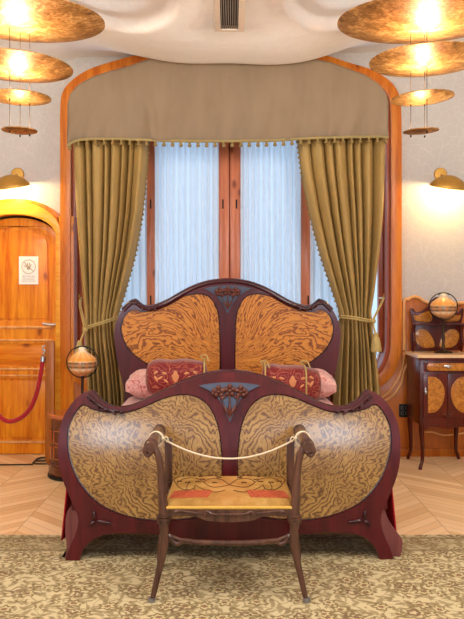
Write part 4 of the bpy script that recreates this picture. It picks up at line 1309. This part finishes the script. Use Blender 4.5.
# raised back with shelf
BY = 6.56
ND = BY
q = [(411.5, 350), (411.5, 350), (411, 335), (412.5, 324), (411, 316), (410.5, 309), (413, 308.5), (416, 312), (420, 311.5), (427, 307), (432, 300), (437, 297)]
bl = [(X(a, ND), Z(b, ND)) for a, b in q]
NCb = X(437, ND); 
bo = cr(bl+[(2*NCb-a, b) for a, b in bl[::-1]][1:], 4, False)
hl = [cr([(X(a, ND)+0, Z(b, ND)) for a, b in L], 5) for L in
      ([(415, 335), (418, 330), (424, 329.5), (430, 334), (434, 342), (433.5, 347), (424, 347.5), (417, 343)],)]
hl.append([(2*NCb-a, b) for a, b in hl[0]][::-1])
up = [cr([(X(a, ND), Z(b, ND)) for a, b in ((413.5, 315), (417, 315.5), (424, 312.5), (430, 311), (432, 317), (430, 321.5), (420, 321.5), (415, 320))], 5)]
up.append([(2*NCb-a, b) for a, b in up[0]][::-1])
bp = plate('back_board', bo, [], BY, .022, 'cab_wood', ns, .004)
for L in hl+up: plate('back_inlay', L, [], BY-.003, .006, 'cab_burl', bp, .001)
sh = plate('back_shelf', [(X(411, ND)-.0, BY-.085), (X(463, ND), BY-.085), (X(463, ND), BY+.01), (X(411, ND), BY+.01)], [], -Z(323, ND), .014, 'cab_wood', ns, .004, plane='xy')
for sx in (-1, 1):
    a = NCb+sx*(NCb-X(411.5, ND))*.94
    bm = bmesh.new(); tube_bm(bm, cr([(a, BY-.01, NT_), (a, BY-.05, NT_+.08), (a, BY-.03, NT_+.16), (a, BY-.06, Z(324.5, ND))], 5, False), .011, 8)
    fin('shelf_bracket', bm, 'cab_wood', ns)

# power outlet
ou = empty('power_outlet', (X(405, WALL), WALL-.035, Z(416, WALL)), 'black double power outlet on the panelling beside the nightstand', 'power outlet')
ox0, ox1, oz0, oz1 = X(399, WALL-.04), X(413, WALL-.04), Z(417, WALL-.04), Z(404, WALL-.04)
plate('outlet_plate', rrect(ox0, ox1, oz0, oz1, .008), [], WALL-.047, .013, 'plastic_black', ou, .003)
for i in range(2):
    for j in range(2):
        x = ox0+.030+.038*i; z = oz0+.034+.046*j
        o = bmesh.new(); tube_bm(o, [(x+.013*cos(a*pi/8), WALL-.048, z+.013*sin(a*pi/8)) for a in range(2, 15)], .003, 6)
        fin('socket', o, 'plastic_grey', ou)

# ------------------------------------------------------------------ stanchions and rope
def make_stanchion():
    r = empty('barrier_post', (0, 0, 0))
    box('post_shaft', -.042, .042, -.02, .02, .012, 1.02, 'post', r, .004)
    bm = bmesh.new()
    pts = [(x, y, .008) for x, y in rrect(-.14, .14, -.12, .12, .05)]
    tube_bm(bm, pts+[pts[0]], .008, 8); tube_bm(bm, [(-.14, 0, .008), (.14, 0, .008)], .008, 8)
    fin('base_frame', bm, 'wire', r)
    bm = bmesh.new(); tube_bm(bm, cr([(-.04, -.022, .985), (-.055, -.03, .98), (-.06, -.03, .955), (-.048, -.03, .94)], 5, False), .006, 8)
    fin('eye_hook', bm, 'steel', r)
    return r
st0 = make_stanchion()
SD = 6.45; SX = X(50, SD)
st0.location = (SX, SD, 0); st0.scale = (.88, 1, .985)
tag(st0, 'slim wooden barrier post before the arched door, left of the commode', 'barrier post', 'wooden barrier posts')
st1 = copy_tree(st0); st1.location = (X(-38, SD), SD, 0)
st1['label'] = 'wooden barrier post at the far left end of the red rope'
rr = empty('barrier_rope', P(10, 421, SD), 'sagging red velvet barrier rope with chrome hook, in front of the door', 'rope')
q = [(43.2, 358), (40.5, 375), (37, 392), (31, 407), (22, 417), (10, 421.5), (0, 416.8), (-10, 404), (-19, 385), (-24, 370), (-27, 357)]
q = [P(a, b, SD-.035) for a, b in q]
tube('rope', cr(q, 8, False), .019, 'rope', rr, 14)
for (x, y, z), sx in ((q[0], 1), (q[-1], -1)):
    bm = bmesh.new(); tube_bm(bm, [(x-sx*.003, y, z-.03), (x, y, z+.012)], [.023, .021], 14)
    tube_bm(bm, cr([(x, y, z+.01), (x+sx*.004, y-.012, z+.035), (x+sx*.012, y, z+.05), (x+sx*.006, y+.005, z+.072)], 5, False), .006, 8)
    fin('rope_hook', bm, 'steel', rr)
# floor cable
cb = tube('floor_cable', cr([P(-40, 463.5, 6.3), P(0, 463.8, 6.3), P(20, 463.6, 6.3), P(33, 463.4, 6.3)], 5, False), .006, 'wire', None, 6)
for v in cb.data.vertices: v.co.z = v.co.z-(Z(463.6, 6.3))+.007
tag(cb, 'thin dark cable lying on the parquet before the door', 'cable')

# ------------------------------------------------------------------ pendants
def pendant(discs, cables, D, label, lightE):
    """discs: (px, py, half width px, tilt)"""
    x, y, z = P(discs[-1][0], discs[-1][1], D)
    r = empty('pendant_lamp', (x, y, z), label, 'pendant lamp')
    prev = None
    for i, (px, py, hw, tl) in enumerate(discs):
        cx, cy, cz = P(px, py, D); rad = hw*D/F; dp = rad*.13
        prof = []
        n = 10
        for k in range(n+1):
            t = k/n; prof.append((max(rad*t, .0001) if k else 0, -dp*(1-t*t)))
        up_ = [(a, b+.006) for a, b in prof]
        bm = bmesh.new(); lathe_bm(bm, prof+up_[::-1], (0, 0, 0), 72)
        rot = Euler((R(tl[0]), R(tl[1]), 0))
        for v in bm.verts: v.co.rotate(rot); v.co += Vector((cx, cy, cz))
        dsc = fin('disc_shade', bm, 'leaf', r, 60)
        if i > 0:
            s = max(.012, rad*.11)
            bm = bmesh.new(); tube_bm(bm, [(cx-s*1.6, cy, cz-dp+s+.006), (cx+s*1.6, cy, cz-dp+s+.006)], s*.55, 10)
            fin('bulb', bm, 'bulb', dsc)
            ld = bpy.data.lights.new('pendant_light', 'POINT'); ld.energy = lightE[i]; ld.color = (1, .89, .72); ld.shadow_soft_size = max(.02, s)
            lo = bpy.data.objects.new('pendant_light', ld); COL.objects.link(lo); lo.location = (cx, cy-.02, cz+.055)
    bm = bmesh.new()
    for px, dy in cables:
        a = X(px, D)
        tube_bm(bm, [(a, D+dy, Z(discs[-1][1], D)), (a, D+dy, ceil_z(a, D+dy)-.0)], .0022, 6)
        for (qx, qy, hw, _) in discs:
            ball_bm(bm, (a, D+dy, Z(qy, D)-.13*hw*D/F*.7-.006), (.006, .006, .008), None, 8, 5)
    fin('suspension_cable', bm, 'wire', r)
    cz = ceil_z(X(discs[0][0], D), D)
    lathe('ceiling_rose', [(0, -.04), (.05, -.04), (.07, -.03), (.07, .012), (0, .012)], (X(discs[0][0], D), D, cz), 'brass', r, 32)
    return r
PD = 4.75
pendant([(421, 21, 83, (3, 0)), (427, 61, 57, (0, -1)), (422.5, 98.5, 31, (0, -3)), (421, 131.5, 17.5, (2, -3))], ((413, .06), (424.5, -.06), (427.5, .07)), PD,
        'gold leaf pendant of four stacked discs, hanging on the right before the wall sconce', [0, 22, 12, 5])
pendant([(22, 20, 82, (3, 1)), (15, 67, 57, (0, 2)), (19, 98, 31.5, (0, 1)), (19.5, 131, 17.5, (0, 1))], ((12.5, -.06), (17, .07), (27.5, .05)), PD,
        'gold leaf pendant of four stacked discs, hanging on the left before the arched door', [0, 22, 12, 5])

# ------------------------------------------------------------------ sconces
def sconce(px, py, sx, label):
    D = WALL-.16
    x, y, z = P(px, py, D)
    r = empty('wall_sconce', (x, WALL, z), label, 'wall sconce')
    plx = x-sx*0+X(444 if px > 200 else 12.5, WALL)-X(447 if px > 200 else 11, WALL)
    plz = Z(174.5, WALL)
    bm = bmesh.new()
    nb = bmesh.new(); lathe_bm(nb, [(0, 0), (.055, 0), (.058, .008), (.05, .018), (0, .02)], (0, 0, 0), 28)
    for v in nb.verts: v.co = Vector((v.co.x+plx, WALL-v.co.z, v.co.y+plz))
    merge(bm, nb); fin('wall_plate', bm, 'brass', r)
    tube('arm', [(plx, WALL-.01, plz), (x, y, z+.03)], .007, 'brass', r, 8)
    # leaf-shaped dish: pointed ellipse
    bm = bmesh.new(); rows = []
    n, m = 14, 36; L, W_, H = .165, .125, .10
    for off in (0, -.004):
        for j in range(n+1):
            t = j/n; ring = []
            for k in range(m):
                a = 2*pi*k/m; ca, sa = cos(a), sin(a)
                px_ = math.copysign(abs(ca)**.85, ca)*L*t; py_ = math.copysign(abs(sa)**1.25, sa)*W_*t
                ring.append((px_*(1+off*4), py_*(1+off*4), H*(1-t*t)**.8+off))
            rows.append((off, ring))
    A = [q for o_, q in rows if o_ == 0]; Bq = [q for o_, q in rows if o_ != 0]
    seq = [[bm.verts.new(p) for p in q] for q in A]+[[bm.verts.new(p) for p in q] for q in Bq[::-1]]
    for a, b in zip(seq, seq[1:]):
        for k in range(m): bm.faces.new((a[k], a[(k+1) % m], b[(k+1) % m], b[k]))
    rot = Euler((R(16), R(sx*6), 0))
    for v in bm.verts: v.co.rotate(rot); v.co += Vector((x, y, z-.03))
    fin('dish_shade', bm, 'brass', r, 60)
    bm = bmesh.new(); tube_bm(bm, [(x-.035, y+.02, z+.014), (x+.035, y+.02, z+.014)], .010, 10); fin('bulb', bm, 'sconce_bulb', r)
    ld = bpy.data.lights.new('sconce_light', 'POINT'); ld.energy = 10; ld.color = (1, .82, .42); ld.shadow_soft_size = .03
    lo = bpy.data.objects.new('sconce_light', ld); COL.objects.link(lo); lo.location = (x, y+.0, z-.022)
    return r
sconce(11, 183, -1, 'brass leaf shaped wall light glowing above the arched door')
sconce(448.5, 183.5, 1, 'brass leaf shaped wall light glowing above the nightstand')

# ------------------------------------------------------------------ ceiling vent
vr = empty('ceiling_vent', (0, 5.0, 3.3), 'slatted metal air vent in the middle of the plaster ceiling', 'vent')
vx = X(229.5, 5.3); vw = .100; vy0, vy1 = 4.55, 5.38
def cz_at(y): return Z(27, 5.52)-.0+(y-5.52)*-.03
bm = bmesh.new()
zv = 3.250
plate_bm(bm, [(vx-vw, vy0), (vx+vw, vy0), (vx+vw, vy1), (vx-vw, vy1)], [[(vx-.06, vy0+.04), (vx+.06, vy0+.04), (vx+.06, vy1-.03), (vx-.06, vy1-.03)]], -zv-.0, .03, .004, plane='xy')
fin('vent_frame', bm, 'vent', vr)
box('vent_backing', vx-.08, vx+.08, vy0+.02, vy1-.02, zv+.004, zv+.03, 'vent_dark', vr, 0)
for i in range(8):
    x = vx-.052+i*.104/7
    box('slat', x-.003, x+.003, vy0+.04, vy1-.03, zv-.022, zv+.006, 'slat', vr, 0)
vr.location = (vx, (vy0+vy1)/2, zv)
for ch in vr.children: ch.matrix_parent_inverse = Matrix.Translation(-vr.location)

# ------------------------------------------------------------------ light
wd = bpy.data.worlds.new('world'); scn.world = wd; wd.use_nodes = True
bg = wd.node_tree.nodes['Background']; bg.inputs[0].default_value = (.62, .80, 1.0, 1); bg.inputs[1].default_value = 1.15
def area(name, loc, rot, sx, sy, e, col):
    ld = bpy.data.lights.new(name, 'AREA'); ld.shape = 'RECTANGLE'; ld.size = sx; ld.size_y = sy; ld.energy = e; ld.color = col
    lo = bpy.data.objects.new(name, ld); COL.objects.link(lo); lo.location = loc; lo.rotation_euler = rot; return lo
for a, b in nw:      # daylight coming through the two windows behind the camera
    area('daylight', ((a+b)/2, YN-.32, 1.9), (R(90), 0, 0), b-a, 1.8, 110, (.80, .90, 1))
# daylight through the window behind the bed
area('daylight', (0, WALL+.5, 2.1), (R(-90), 0, 0), 2.6, 2.6, 10, (.75, .88, 1))
# two added fill lamps, out of view overhead, to brighten the room
def fill_lamp(x, y, e, label):
    z = ceil_z(x, y)
    r = empty('fill_lamp', (x, y, z), label, 'fill lamp', None)
    lathe('lamp_dish', [(0, -.20), (.22, -.17), (.34, -.10), (.345, -.095), (.22, -.155), (0, -.18)], (x, y, z), 'leaf', r, 48)
    tube('lamp_rod', [(x, y, z+.01), (x, y, z-.18)], .01, 'brass', r, 8)
    lathe('bulb', [(0, -.17), (.04, -.15), (.045, -.12), (.02, -.09), (0, -.09)], (x, y, z), 'bulb', r, 16)
    ld = bpy.data.lights.new('fill_light', 'POINT'); ld.energy = e; ld.color = (1, .95, .88); ld.shadow_soft_size = .3
    lo = bpy.data.objects.new('fill_light', ld); COL.objects.link(lo); lo.location = (x, y, z-.80)
fill_lamp(-1.6, 2.3, 105, 'added fill lamp with shallow gold dish, unseen overhead on the left')
fill_lamp(1.6, 2.3, 105, 'added fill lamp with shallow gold dish, unseen overhead on the right')

# ------------------------------------------------------------------ camera and colour
cam = bpy.data.cameras.new('camera'); co = bpy.data.objects.new('camera', cam); COL.objects.link(co)
cam.sensor_fit = 'VERTICAL'; cam.sensor_height = 24; cam.sensor_width = 24*464/619; cam.lens = F/619*24
cam.shift_y = (HY-309.5)/619
co.location = (0, 0, EYE); co.rotation_euler = (R(90), 0, 0)
scn.camera = co
vs = scn.view_settings; vs.view_transform = 'Standard'; vs.look = 'None'; vs.gamma = 1; vs.use_curve_mapping = False; vs.exposure = .3
scn.cycles.use_denoising = True
scn.cycles.max_bounces = 8; scn.cycles.sample_clamp_indirect = 8
